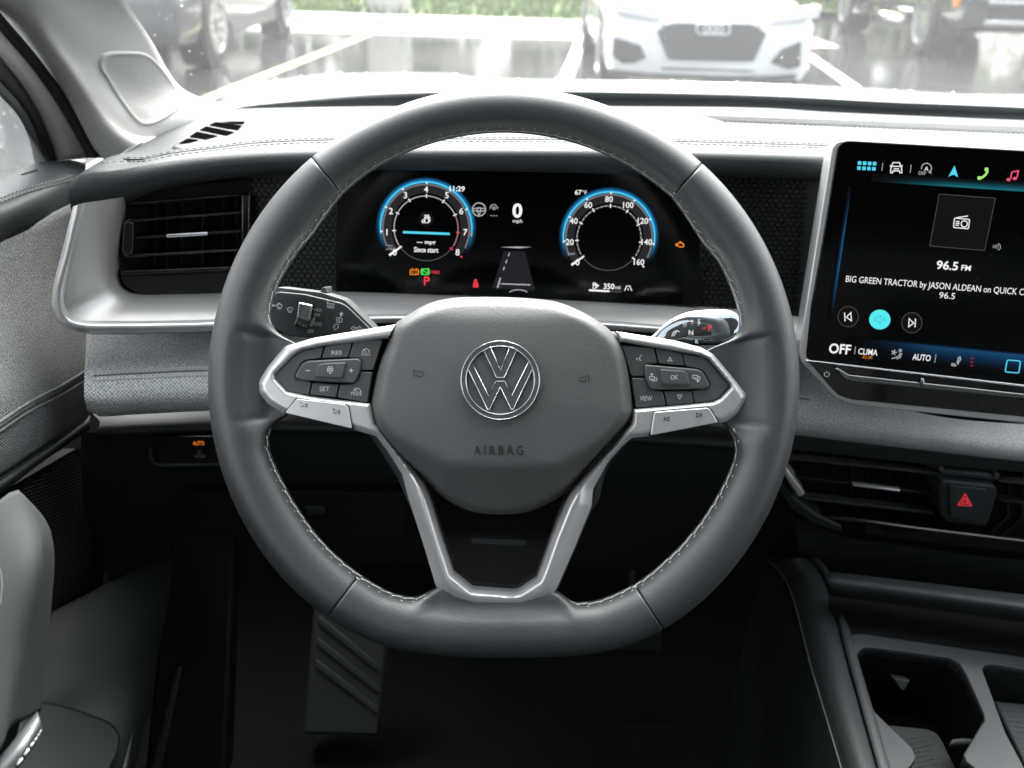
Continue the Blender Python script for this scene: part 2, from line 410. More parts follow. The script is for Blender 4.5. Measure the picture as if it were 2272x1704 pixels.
def grassmat(name, a, c):
    m = mat(name, a, .8, spec=.3); t = m.node_tree; b = t.nodes['Principled BSDF']; N = t.nodes.new; L = t.links.new
    tc = N('ShaderNodeTexCoord'); n = N('ShaderNodeTexNoise'); n.inputs['Scale'].default_value = 1.2; n.inputs['Detail'].default_value = 7; L(tc.outputs['Object'], n.inputs['Vector'])
    mx = N('ShaderNodeMix'); mx.data_type = 'RGBA'; mx.inputs['A'].default_value = (*a, 1); mx.inputs['B'].default_value = (*c, 1)
    r = N('ShaderNodeMapRange'); r.inputs['From Min'].default_value = .35; r.inputs['From Max'].default_value = .65; L(n.outputs['Fac'], r.inputs['Value'])
    L(r.outputs[0], mx.inputs['Factor']); L(mx.outputs['Result'], b.inputs['Base Color'])
grassmat('turf', (.065, .12, .030), (.14, .18, .06)); grassmat('leaf', (.028, .060, .018), (.075, .115, .035))
def ground(name, x0, x1, y0, y1, z, m): return struct(mk(name, [(x0, y0, z), (x1, y0, z), (x1, y1, z), (x0, y1, z)], [(0, 1, 2, 3)], m, smooth=False))
ground('ground', -150, 150, -60, 300, -.04, 'asphalt')
ground('parking_lot', -45, 45, -30, 13.9, 0, 'asphalt')
ground('pavement', -45, 4.2, 13.9, 15.1, .006, 'kerb_stone')
ground('lawn', -150, 4.2, 15.3, 300, .11, 'turf'); ground('lawn', 4.2, 150, 19.5, 300, .11, 'turf')
ground('drive', 4.2, 45, 13.9, 19.6, .002, 'asphalt')
for k in range(8):                                 # kerb stones in a row
    boxmesh('kerb_stone', (-17 + k * 2.5, 15.0, 0), (-17 + k * 2.5 + 2.485, 15.42, .13), 'kerb_stone', bevel=.02)
ks = [o for o in COL.objects if o.name.startswith('kerb_stone')]
kerb = mk('kerb', [(-45, 15.03, 0), (3.0, 15.03, 0), (3.0, 15.38, .1), (-45, 15.38, .1)], [(0, 1, 2, 3)], 'kerb_stone', smooth=False); struct(kerb)
for o in ks: o.parent = kerb
def lineq(a, b, wd, m='line_paint'):
    a, b = Vector(a), Vector(b); n = Vector((-(b - a).y, (b - a).x, 0)).normalized() * wd / 2; z = Vector((0, 0, .004))
    return struct(mk('parking_line', [a + n + z, a - n + z, b - n + z, b + n + z], [(0, 3, 2, 1)], m, smooth=False))
lineq((-2.52, 8.2, 0), (-2.02, 13.88, 0), .11, 'line_yellow'); lineq((.27, 8.2, 0), (.78, 13.88, 0), .13); lineq((3.05, 8.2, 0), (3.62, 13.88, 0), .12); lineq((6.9, 8.2, 0), (7.3, 13.88, 0), .12)
# lawn beyond the kerb: blades in tufts, nobody could count them
V = []; Fc = []
for i in range(9000):
    x = random.uniform(-9, 12); y = (15.6 if x < 4.1 else 19.7) + 12 * random.random() ** 1.6; h = .11 + random.uniform(.06, .2); a = random.uniform(0, pi); wd = .035
    dx, dy = cos(a) * wd, sin(a) * wd; lx, ly = random.uniform(-.06, .06), random.uniform(-.06, .06); o = len(V)
    V += [(x - dx, y - dy, .10), (x + dx, y + dy, .10), (x + lx, y + ly, h)]; Fc.append((o, o + 1, o + 2))
g = mk('grass', V, Fc, 'turf', smooth=False); tag(g, 'green lawn of uneven grass beyond the concrete kerb', 'grass'); struct(g, 'stuff')
# wood behind the lawn: reads as one dark mass in the wet asphalt
V = []; Fc = []
for k in range(17):
    x = -26 + k * 3.3 + random.uniform(-.6, .6); y = 26 + random.uniform(-1.5, 1.5); r = random.uniform(2.2, 3.0); h = random.uniform(6, 9)
    for i in range(2600):
        a = random.uniform(0, 2 * pi); u = random.random(); rr = (1 - abs(u - .45) * 1.1) * (random.random() ** .4) * (1 + .2 * sin(3 * a + k) + .15 * sin(5 * a + 9 * u))
        p = Vector((x + cos(a) * rr * r, y + sin(a) * rr * r, .3 + u * h)); d = Vector((random.gauss(0, 1), random.gauss(0, 1), random.gauss(0, 1))).normalized()
        s_ = d.orthogonal().normalized(); l = random.uniform(.16, .32); o = len(V)
        V += [p - d * l, p + s_ * l * .5, p + d * l, p - s_ * l * .5]; Fc.append((o, o + 1, o + 2, o + 3))
g = mk('far_wood', V, Fc, 'leaf', smooth=False); tag(g, 'line of dense green trees at the back of the lawn', 'trees'); struct(g, 'stuff')
# round concrete base standing on the kerb line
e = thing('lamp_base', (-2.02, 15.95, 0), 'thick pale concrete lamp base rising behind the kerb', 'lamp base')
cyl = lambda r, z0, z1, n=32: ([(-2.02 + r * cos(2 * pi * i / n), 15.95 + r * sin(2 * pi * i / n), z) for z in (z0, z1) for i in range(n)], [(i, (i + 1) % n, n + (i + 1) % n, n + i) for i in range(n)] + [tuple(range(n, 2 * n))])
mk('base', *cyl(.33, 0, 1.0), 'concrete', e, sharp=40); mk('collar', *cyl(.25, 1.0, 1.04), 'concrete', e, sharp=40); mk('pole', *cyl(.09, 1.04, 6.0), 'alloy', e, sharp=40)
# ---------------------------------------------------------------- parked vehicles (all nose to the camera, facing -Y)
def wheel(cx, cyy, r, wd, side, parent, spokes=10):
    """a wheel: tyre part with rim and spokes as its pieces; side = +1 or -1 gives the outer face"""
    n = 36; prof = [(-.5, .62), (-.5, .90), (-.42, .98), (-.25, 1.0), (.25, 1.0), (.42, .98), (.5, .90), (.5, .70), (.42, .66)]
    V = []; Fc = []
    for a, b in prof:
        for i in range(n): t = 2 * pi * i / n; V.append((cx + side * a * wd, cyy + cos(t) * r * b, r + sin(t) * r * b))
    for j in range(len(prof) - 1):
        for i in range(n): Fc.append((j * n + i, j * n + (i + 1) % n, (j + 1) * n + (i + 1) % n, (j + 1) * n + i))
    ty = mk('tyre', V, Fc, 'tyre', parent, sharp=50)
    V = []; Fc = []
    for a, b in [(.40, .70), (.50, .69), (.50, .63), (.30, .61), (-.1, .60)]:
        for i in range(n): t = 2 * pi * i / n; V.append((cx + side * a * wd, cyy + cos(t) * r * b, r + sin(t) * r * b))
    for j in range(4):
        for i in range(n): Fc.append((j * n + i, j * n + (i + 1) % n, (j + 1) * n + (i + 1) % n, (j + 1) * n + i))
    mk('rim', V, Fc, 'alloy', ty, sharp=50)
    V = []; Fc = []
    for k in range(spokes):
        t = 2 * pi * k / spokes; c, s = cos(t), sin(t); o = len(V)
        for rr, hw, dp in ((.0, .06, .34), (.64, .055, .46)):
            for sg in (-1, 1):
                for q in (0, -.14): V.append((cx + side * (dp + q) * wd, cyy + r * (c * rr - s * hw * sg), r + r * (s * rr + c * hw * sg)))
        Fc += [(o, o + 2, o + 6, o + 4), (o + 1, o + 5, o + 7, o + 3), (o, o + 4, o + 5, o + 1), (o + 2, o + 3, o + 7, o + 6)]
    mk('spokes', V, Fc, 'alloy', ty, smooth=False)
    V = [(cx - side * .12 * wd, cyy + cos(2 * pi * i / n) * r * .62, r + sin(2 * pi * i / n) * r * .62) for i in range(n)]
    mk('brake_disc', V, [tuple(range(n))], 'car_black', ty, smooth=False)
def vehicle(name, label, xc, yf, L, W, st, house, paint, wr, wy, wh_out, glassz, roof=True):
    """st: (distance from nose, half width share, z bottom, z top) stations of the lower body; house: (y, z, half width) of the cabin"""
    e = thing(name, (xc, yf + L / 2, 0), label, 'car'); H = W / 2
    V = []; Fc = []; n = 0
    for s, hw, zb, zt in st:
        h = hw * H; d = zt - zb
        half = [(0, zb), (h * .80, zb), (h * .95, zb + .04 * d), (h, zb + .22 * d), (h * 1.0, zb + .55 * d), (h * .985, zb + .78 * d), (h * .93, zb + .92 * d), (h * .80, zt), (h * .4, zt + .02 * hw), (0, zt + .025 * hw)]
        ring = [(xc + a, yf + s, z) for a, z in half] + [(xc - a, yf + s, z) for a, z in half[-2:0:-1]]
        n = len(ring); V += ring
    for j in range(len(st) - 1):
        for i in range(n): Fc.append((j * n + i, (j + 1) * n + i, (j + 1) * n + (i + 1) % n, j * n + (i + 1) % n))
    Fc += [tuple(range(n)), tuple(range((len(st) - 1) * n, len(st) * n))[::-1]]
    body = mk('body', V, Fc, paint, e, sharp=38)
    V = []; Fc = []
    for y, z, h in house: V += [(xc - h * H, yf + y, glassz), (xc + h * H, yf + y, glassz), (xc + h * H * .80, yf + y, z), (xc - h * H * .80, yf + y, z)]
    for j in range(len(house) - 1):
        for i in range(4): Fc.append((j * 4 + i, (j + 1) * 4 + i, (j + 1) * 4 + (i + 1) % 4, j * 4 + (i + 1) % 4))
    Fc += [(0, 1, 2, 3), tuple(range(len(V) - 4, len(V)))[::-1]]
    gh = mk('windows', V, Fc, 'car_glass', e, smooth=False)
    V = []; Fc = []
    for y, z, h in house[1:-1]: V += [(xc - h * H * .84, yf + y, z - .02), (xc + h * H * .84, yf + y, z - .02), (xc + h * H * .70, yf + y, z + .03), (xc - h * H * .70, yf + y, z + .03)]
    for j in range(len(house) - 3):
        for i in range(4): Fc.append((j * 4 + i, (j + 1) * 4 + i, (j + 1) * 4 + (i + 1) % 4, j * 4 + (i + 1) % 4))
    Fc += [(0, 1, 2, 3), tuple(range(len(V) - 4, len(V)))[::-1]]
    mk('roof', V, Fc, paint, e, smooth=False)
    for y in wy:
        for sd in (-1, 1):
            cx = xc + sd * (H - .10 + wh_out); nn = 32
            V = [(xc + sd * (H + .004), yf + y + cos(2 * pi * i / nn) * wr * 1.17, max(.02, wr + sin(2 * pi * i / nn) * wr * 1.17)) for i in range(nn)] + \
                [(xc + sd * (H - .25), yf + y + cos(2 * pi * i / nn) * wr * 1.17, max(.02, wr + sin(2 * pi * i / nn) * wr * 1.17)) for i in range(nn)]
            mk('wheel_arch', V, [(i, (i + 1) % nn, nn + (i + 1) % nn, nn + i) for i in range(nn)] + [tuple(range(nn))], 'car_black', e, smooth=False)
            wheel(cx + sd * .02, yf + y, wr, .22, sd, e)
    return e
# white sedan, seen square from the front
ax, ay = 1.62, 8.9
sed = vehicle('sedan', 'white sedan with four-ring badge on a wide dark grille, parked nose-on in front', ax, ay, 4.75, 1.80,
    [(.0, .80, .20, .60), (.04, .93, .17, .68), (.16, .985, .17, .74), (.5, 1, .18, .80), (1.3, 1, .2, .92), (2.4, 1, .2, .98), (3.8, 1, .2, 1.0), (4.5, .97, .25, 1.0), (4.75, .85, .35, .9)],
    [(1.35, .93, .9), (2.1, 1.40, .9), (3.1, 1.42, .9), (4.3, 1.02, .88)], 'paint_white', .33, (.85, 3.7), -.02, .9)
C3 = ZM(1136, 0); C4 = ZM(1704, 0)
FP = Pl((ax, ay - .012, .4), (1, 0, 0), (0, 0, 1))
prism('grille', [C3(*p) for p in [(1255, 265), (1400, 195), (2070, 205), (2205, 290), (2090, 530), (1350, 515)]], FP, -.02, .02, 'car_grille', sed, .008, r=6)
for i in range(8):
    y = 222 + i * 38; strokes('grille_bar', [[C3(1290 + i * 12, y), C3(2165 - i * 12, y + 12)]], 3, FP, .022, 'car_black', sed)
for i in range(4):
    cx_, cy_ = C3(1640 + i * 62, 245 + i * 1); t = [FP.W(*FP.px(cx_ + 13.5 * cos(a * pi / 16), cy_ + 13.5 * sin(a * pi / 16)), .035) for a in range(32)]
    tube('badge_ring', t, .009, 'chrome', sed, n=6, closed=True)
for nm, pts in (('air_intake', [C3(880, 320), C3(1110, 395), C3(1160, 500), C3(1060, 545), C3(960, 550), C3(870, 490)]), ('air_intake', [C4(25, 540), C4(120, 430), C4(290, 355), C4(280, 575), C4(180, 600)])):
    prism(nm, pts, FP, -.06, .010, 'car_black', sed, .006, r=5)
prism('lower_lip', [C3(830, 600), C3(1200, 635), C3(1900, 655), C4(10, 655), C4(250, 640), C4(240, 690), C3(1900, 700), C3(900, 665)], FP, -.12, .004, 'car_black', sed, .005)
prism('number_plate_recess', [C3(1290, 583), C3(2050, 605), C3(2110, 620), C3(1300, 600)], FP, -.01, .006, 'car_grille', sed)
for sx in (-1, 1):
    x0 = ax + sx * .86; x1 = ax + sx * .46
    prism2('headlight', [[((x0 - ax), .30), ((x1 - ax), .235), ((x1 - ax), .285), ((x0 - ax), .40)][::sx]], FP, -.2, .006, 'lamp_glass', sed, .01)
# silver-grey vehicle on the left: only its near side wheels and sill reach the picture
lv = vehicle('parked_suv', 'silver-grey car with bright alloy wheels beyond the left windscreen pillar', -3.95, 9.35, 4.7, 1.9,
    [(.0, .82, .32, .75), (.05, .94, .26, .86), (.2, .99, .24, .95), (.6, 1, .24, 1.0), (1.5, 1, .26, 1.08), (3.6, 1, .26, 1.1), (4.5, .97, .3, 1.1), (4.7, .9, .4, 1.0)],
    [(1.3, 1.02, .92), (2.0, 1.62, .92), (4.0, 1.64, .92), (4.65, 1.15, .9)], 'paint_silver', .37, (.92, 4.0), .0, 1.0)
boxmesh('sill_trim', (-3.02, 10.8, .24), (-2.985, 12.8, .36), 'car_black', lv, .01)
# dark blue-grey truck on the right with step bar
tx, ty_ = 6.08, 12.35
tk = vehicle('pickup_truck', 'dark blue-grey truck with chrome bumper bars and side step, parked at the right', tx, ty_, 5.6, 2.0,
    [(.0, .86, .40, .95), (.06, .95, .36, 1.08), (.3, 1, .36, 1.15), (1.4, 1, .40, 1.2), (3.4, 1, .42, 1.22), (5.5, 1, .45, 1.2), (5.6, .97, .5, 1.1)],
    [(1.3, 1.2, .92), (1.9, 1.85, .92), (3.6, 1.87, .92), (3.9, 1.25, .9)], 'paint_navy', .39, (1.05, 4.35), .03, 1.15)
TP = Pl((tx, ty_ - .012, .6), (1, 0, 0), (0, 0, 1))
for z0, z1 in ((.66, .72), (.44, .50)):
    prism2('bumper_bar', [[(-.72, z0 - .6), (.72, z0 - .6), (.72, z1 - .6), (-.72, z1 - .6)]], TP, -.06, .03, 'chrome', tk, .015)
prism2('bumper_intake', [[(-.7, -.08), (.7, -.08), (.7, .05), (-.7, .05)]], TP, -.08, .004, 'car_black', tk)
prism2('grille', [[(-.6, .18), (.6, .18), (.66, .45), (-.66, .45)]], TP, -.05, .012, 'car_grille', tk, .02)
boxmesh('marker_light', (tx - 1.003, ty_ + .16, .62), (tx - .90, ty_ + .30, .84), 'amber', tk, .01)
tube('side_step', [(tx - 1.06, ty_ + 1.65, .36), (tx - 1.06, ty_ + 3.75, .36)], .05, 'chrome', tk, n=10)
for y in (1.8, 3.6): tube('step_bracket', [(tx - 1.06, ty_ + y, .36), (tx - .9, ty_ + y, .46)], .03, 'car_black', tk, n=6)
# ---------------------------------------------------------------- our own car around the camera
# hood seen over the dashboard
fr = [(488, 207), (530, 196), (568, 186), (645, 177), (722, 169), (850, 166), (1004, 167), (1056, 176), (1136, 178), (1341, 181), (1704, 189), (1820, 194), (2012, 205), (2135, 212), (2272, 214), (2420, 222), (2900, 250)]
def rowof(dy, Y): return [PY(x, y + dy, Y - .10 * ((x - 1200) / 900) ** 2) for x, y in fr]
hood = sheet('car_hood', [rowof(46, 1.46), rowof(22, 1.75), rowof(7, 2.15), rowof(0, 2.45), [p + Vector((0, .12, -.05)) for p in rowof(0, 2.45)], [p + Vector((0, .18, -.25)) for p in rowof(0, 2.45)]], 'paint_white', None, 80, 6, .004)
tag(hood, 'white car hood wet with rain, seen through the windscreen over the dashboard', 'hood')
V = []; Fc = []
hm = hood.data
for i in range(420):                                # beads of rain on the hood
    p = hm.polygons[random.randrange(len(hm.polygons))]
    if p.center.z < .9: continue
    c = p.center; r = random.uniform(.0015, .005); o = len(V); nrm = Vector((0, 0, 1))
    for rr, zz in ((1, 0), (.75, .45), (.35, .62)):
        for k in range(8): V.append((c.x + r * rr * cos(k * pi / 4), c.y + r * rr * sin(k * pi / 4), c.z + r * zz + .0005))
    for q in range(2):
        for k in range(8): Fc.append((o + q * 8 + k, o + q * 8 + (k + 1) % 8, o + q * 8 + 8 + (k + 1) % 8, o + q * 8 + 8 + k))
    Fc.append(tuple(range(o + 16, o + 24)))
d = mk('hood_raindrops', V, Fc, 'chrome', smooth=True); tag(d, 'beads of rain standing on the white hood', 'raindrops'); struct(d, 'stuff')
# windscreen
ws = [[Vector((x, 1.40 - .12 * ((x - .35) / .85) ** 2 - t * .98, 1.085 + t * .55)) for x in [-.47 + i * .0274 * 6 for i in range(11)]] for t in (0, .25, .5, .75, 1)]
wsc = sheet('windscreen', ws, 'window_glass', None, 30, 3); tag(wsc, 'sloping windscreen glass spotted with rain above the dashboard', 'windscreen')
V = []; Fc = []
def drop(c, n, r, el=1.0, axis=None):
    n = n.normalized(); a = (axis or n.orthogonal()); a = (a - n * a.dot(n)).normalized(); b = n.cross(a); o = len(V)
    for rr, zz in ((1, 0), (.78, .35), (.4, .55)):
        for k in range(8): V.append(c + a * (r * el * rr * cos(k * pi / 4)) + b * (r * rr * sin(k * pi / 4)) + n * (r * zz))
    for q in range(2):
        for k in range(8): Fc.append((o + q * 8 + k, o + q * 8 + (k + 1) % 8, o + q * 8 + 8 + (k + 1) % 8, o + q * 8 + 8 + k))
    Fc.append(tuple(range(o + 16, o + 24)))
def wpoint(x, t): return Vector((x, 1.40 - .12 * ((x - .35) / .85) ** 2 - t * .98, 1.085 + t * .55))
wn = Vector((0, .55, .98)).normalized()
for i in range(80):
    x = random.uniform(-.46, 1.1) if i > 38 else random.uniform(-.47, -.30); t = random.uniform(0.03, .34)
    drop(wpoint(x, t) + wn * .001, wn, random.uniform(.0004, .0010), random.uniform(1, 3.2), Vector((random.uniform(-.6, .6), -1, .5)))
glassmat('water', (.97, .98, .98), .14)
d = mk('windscreen_raindrops', V, Fc, 'water'); tag(d, 'small bright raindrops scattered over the windscreen', 'raindrops'); struct(d, 'stuff')
# cabin shell outside the frame: roof, floor, sides and rear decide where daylight comes in
def shellbox(n, a, b, m): return struct(boxmesh(n, a, b, m))
shellbox('roof_lining', (-.47, -2.3, 1.655), (1.18, .40, 1.70), 'roof_cloth')
shellbox('seat_base', (-.27, -.55, .40), (.29, .26, .74), 'plastic_soft'); shellbox('seat_base', (.50, -.55, .40), (1.02, .26, .74), 'plastic_soft')  # unseen seats, added to keep light from behind out of the footwell
shellbox('cabin_floor', (-.50, -2.3, .34), (1.2, 1.5, .37), 'carpet')
shellbox('front_bulkhead', (-.50, 1.36, .37), (1.2, 1.40, 1.07), 'carpet')
shellbox('rear_wall', (-.50, -2.34, .37), (1.2, -2.3, 1.12), 'plastic_soft')
shellbox('rear_seat_wall', (-.45, -1.25, .37), (1.15, -1.10, 1.15), 'weave')
shellbox('side_wall_right', (1.15, -2.3, .37), (1.2, 1.36, 1.06), 'plastic_soft')
shellbox('side_wall_left', (-.50, -2.3, .37), (-.47, 1.36, 1.04), 'plastic_soft')
for nm, x in (('pillar_right', 1.14), ('pillar_left', -.48)):
    shellbox(nm, (x, -.52, 1.0), (x + .05, -.38, 1.66), 'pillar_plastic')
for nm, a, b in (('rear_glass', (-.48, -2.3, 1.12), (1.18, -2.3, 1.655)), ('rear_side_glass', (-.475, -2.3, 1.04), (-.475, -.52, 1.655)), ('rear_side_glass', (1.165, -2.3, 1.04), (1.165, -.52, 1.655))):
    P4 = [(a[0], a[1], a[2]), (b[0], b[1], a[2]), (b[0], b[1], b[2]), (a[0], a[1], b[2])]
    struct(mk(nm, P4, [(0, 1, 2, 3)], 'privacy_glass', smooth=False))  # unseen rear panes, made dark to hold back light from behind
shellbox('seat_back', (-.27, -.62, .60), (.29, -.44, 1.22), 'plastic_soft'); shellbox('seat_back', (.50, -.62, .60), (1.02, -.44, 1.22), 'plastic_soft')  # unseen backrests, added to cut the light from the rear
# ================================================================ steering wheel
WP = Pl(PD(1117.5, 850, .63), CM @ Vector((1, 0, 0)), CM @ Vector((0, 1, 0)))
K = .63 / FPX
SW = thing('steering_wheel', WP.W(0, 0, -.02), 'black leather steering wheel with silver spokes and round emblem in front of the dashboard', 'steering wheel')
TO = [(0, 655), (120, 657), (225, 653), (233.5, 649), (239, 646), (245.4, 640), (254.7, 622), (263, 612), (271.7, 608), (279, 614), (284, 623), (290.6, 636), (297.5, 646), (303, 650), (312, 653), (360, 655)]
TI = [(0, 430), (9.2, 440), (9.9, 490), (10.9, 524), (13.8, 540), (17.3, 546), (24.2, 547), (28.9, 548), (34.8, 540), (39.2, 543), (47.8, 556), (60, 556), (90, 557), (120, 556), (130, 552), (137, 541), (142.3, 537), (149.6, 543), (155.8, 546), (159.9, 546),
      (164.2, 540), (167.2, 522), (168.8, 490), (170, 440), (180, 430), (187, 450), (189, 505), (191.7, 530), (195.7, 541), (200.4, 539), (204.4, 536), (213.3, 534), (223, 534), (232.5, 531), (240.7, 529), (245, 522), (248, 513), (250.5, 490), (253, 470), (270, 468), (283, 470),
      (285.2, 484), (287.6, 511), (293, 525), (304, 533), (314, 532), (324, 534), (334, 536), (339, 538), (342.7, 538), (346.2, 527), (348.1, 512), (350.2, 495), (352, 445), (360, 430)]
def tab(T, a):
    a %= 360
    for (a0, v0), (a1, v1) in zip(T, T[1:]):
        if a0 <= a <= a1: return v0 + (v1 - v0) * (a - a0) / (a1 - a0)
def sm(T, a, wd=1.2): return sum(tab(T, a + wd * d) * g for d, g in ((-1, .25), (-.5, .25), (0, .0), (.5, .25), (1, .25)))
RB = .0155
def rimsec(a, n=28, shrink=1.0):
    ro = sm(TO, a) * K; ri = sm(TI, a, .8) * K; a0 = .0150; rc = ro - a0 * 1.02
    ain = rc - ri; fl = max(0, min(1, (ain / a0 - 1.25) / .8)); pts = []
    for k in range(n):
        t = 2 * pi * k / n; c, s = cos(t), sin(t)
        if c >= 0: r = rc + a0 * c; z = RB * s
        else:
            r = rc + ain * c; q = min(1, (rc - r) / (a0 * (1 - fl) + fl * a0)) if fl > 0 else -c
            zc = RB * sqrt(max(0, 1 - q * q)) * (1 if s >= 0 else -1)
            zw = .0045 if s >= 0 else -.009
            z = RB * s * (1 - fl) + fl * (sqrt(zc * zc + zw * zw) * (1 if s >= 0 else -1))
        pts.append((r, z))
    if shrink < 1:
        mr = rc; pts = [(mr + (r - mr) * shrink, z * shrink) for r, z in pts]
    return pts
def rimpanel(a0, a1, label):
    V = []; Fc = []; n = 28; st = max(8, int((a1 - a0) / .55)); g = .18
    angs = [a0 + .05, a0 + .12, a0 + g, a0 + .45] + [a0 + .7 + (a1 - a0 - 1.4) * i / st for i in range(st + 1)] + [a1 - .45, a1 - g, a1 - .12, a1 - .05]
    shr = [.90, .965, .985, .998] + [1] * (st + 1) + [.998, .985, .965, .90]
    for a, s in zip(angs, shr):
        c, d = cos(radians(a)), sin(radians(a))
        V += [WP.W(r * c, r * d, z) for r, z in rimsec(a, n, s)]
    for i in range(len(angs) - 1):
        for j in range(n): Fc.append((i * n + j, i * n + (j + 1) % n, (i + 1) * n + (j + 1) % n, (i + 1) * n + j))
    o = mk('leather_panel', V, [f[::-1] for f in Fc], 'leather', RIM); return o
core = [WP.W((sm(TO, a) * K - .0153) * cos(radians(a)), (sm(TO, a) * K - .0153) * sin(radians(a))) for a in range(0, 360, 3)]
RIM = tube('rim', core, .0125, 'recess', SW, n=12, closed=True)
for a0, a1 in ((47.9, 130.4), (130.4, 233), (233, 303), (303, 407.9)): rimpanel(a0, a1, '')
# stitches: each one a short pair of threads pulled across the inner edge
def stitchmesh():
    add = ([], [])
    L_ = .0068
    tube('', [(-L_ * .5, -.0017, .0000), (-L_ * .2, -.0006, .0006), (L_ * .25, .0012, .0006), (L_ * .55, .0018, -.0001)], [.0004, .00052, .00052, .0004], None, n=5, add=add)
    tube('', [(L_ * .5, -.0017, -.0001), (L_ * .2, -.0022, .0004), (-L_ * .3, -.0016, .0004), (-L_ * .5, -.0006, -.0001)], [.00036, .00045, .00045, .00036], None, n=5, add=add)
    me = bpy.data.meshes.new('stitch'); me.from_pydata([tuple(v) for v in add[0]], [], add[1]); me.update()
    me.polygons.foreach_set('use_smooth', [True] * len(me.polygons)); me.materials.append(MT['thread']); return me
sme = stitchmesh()
def stitchpt(a, th):
    ro = sm(TO, a) * K; ri = sm(TI, a, .8) * K; rc = ro - .0153; ain = rc - ri
    r = rc + ain * cos(radians(th)) * 1.01; z = RB * sin(radians(th)) * 1.02
    if ain > .0155 * 1.6: z = .0047
    return WP.W(r * cos(radians(a)), r * sin(radians(a)), z)
def run(a0, a1):
    a = a0
    while a < a1:
        th = 163 + random.uniform(-2, 2)
        p0 = stitchpt(a, th); p1 = stitchpt(a + .05, th); step = .0074
        da = step / max(1e-6, (p1 - p0).length) * .05
        pm = stitchpt(a + da / 2, th); t = (stitchpt(a + da, th) - p0).normalized()
        q = stitchpt(a + da / 2, th - 10); s = (q - pm); s = (s - t * s.dot(t)).normalized(); n = t.cross(s)
        if n.dot(WP.n) < -.9: n = -n
        o = bpy.data.objects.new('stitch', sme); put(o, RIM)
        o.matrix_basis = Matrix.Translation(pm + n * 0.0003) @ Matrix((t, s, n)).transposed().to_4x4() @ Matrix.Rotation(random.uniform(-.06, .06), 4, 'Z')
        a += da
run(13.5, 164.5); run(190.5, 249.5); run(286.5, 347.5)
# ---------------------------------------------------------------- hub and spokes
A = ZM(568, 740); B = ZM(1136, 740); D_ = ZM(568, 1066); E_ = ZM(1136, 1066); G6 = ZM(568, 380); G7 = ZM(1136, 380)
outer = [G6(1200, 1325), G6(500, 1440), A(250, 110), A(100, 290), A(18, 425), A(30, 515), A(100, 605), A(240, 690), A(830, 826), (835, 968), (862, 1003), (892, 1052), (908, 1112), (940, 1210), (966, 1297), (978, 1318), (1004, 1338), (1051, 1355), (1136, 1357), (1162, 1355), (1213, 1334), (1230, 1314), (1238, 1300), (1275, 1215), (1312, 1125), (1316, 1085), (1349, 1025), (1382, 988), B(1040, 900), B(1190, 888), B(1850, 762), B(1950, 690), B(2027, 560), B(2020, 520), B(1900, 370), B(1740, 180), B(1640, 122), B(1400, 60), (1366, 735)]
podL = [A(1140, 40), A(600, 105), A(400, 145), A(340, 180), A(165, 350), A(165, 388), A(270, 502), A(460, 542), A(985, 606)]
podR = [B(1050, 655), B(1740, 592), B(1800, 562), B(1888, 468), B(1888, 440), B(1700, 218), B(1640, 192), B(938, 70)]
inner = [(1403, 940), (1367, 986), (1300, 1058), (1270, 1092), (1256, 1118), (1226, 1192), (1203, 1258), (1192, 1285), (1151, 1312), (1136, 1314), (1048, 1307), (1005, 1272), (979, 1194), (953, 1108), (940, 1074), (927, 1056), (876, 994), (832, 940)]
prism('spoke_body', [(660, 790), (860, 720), (1370, 735), (1590, 790), (1590, 905), (1420, 955), (1352, 1030), (1341, 1062), (1331, 1112), (1314, 1134), (1290, 1190), (1236, 1318), (990, 1318), (905, 1120), (880, 1060), (815, 960), (640, 905)], WP, -.038, -.018, 'plastic_soft', SW, .006, r=14)
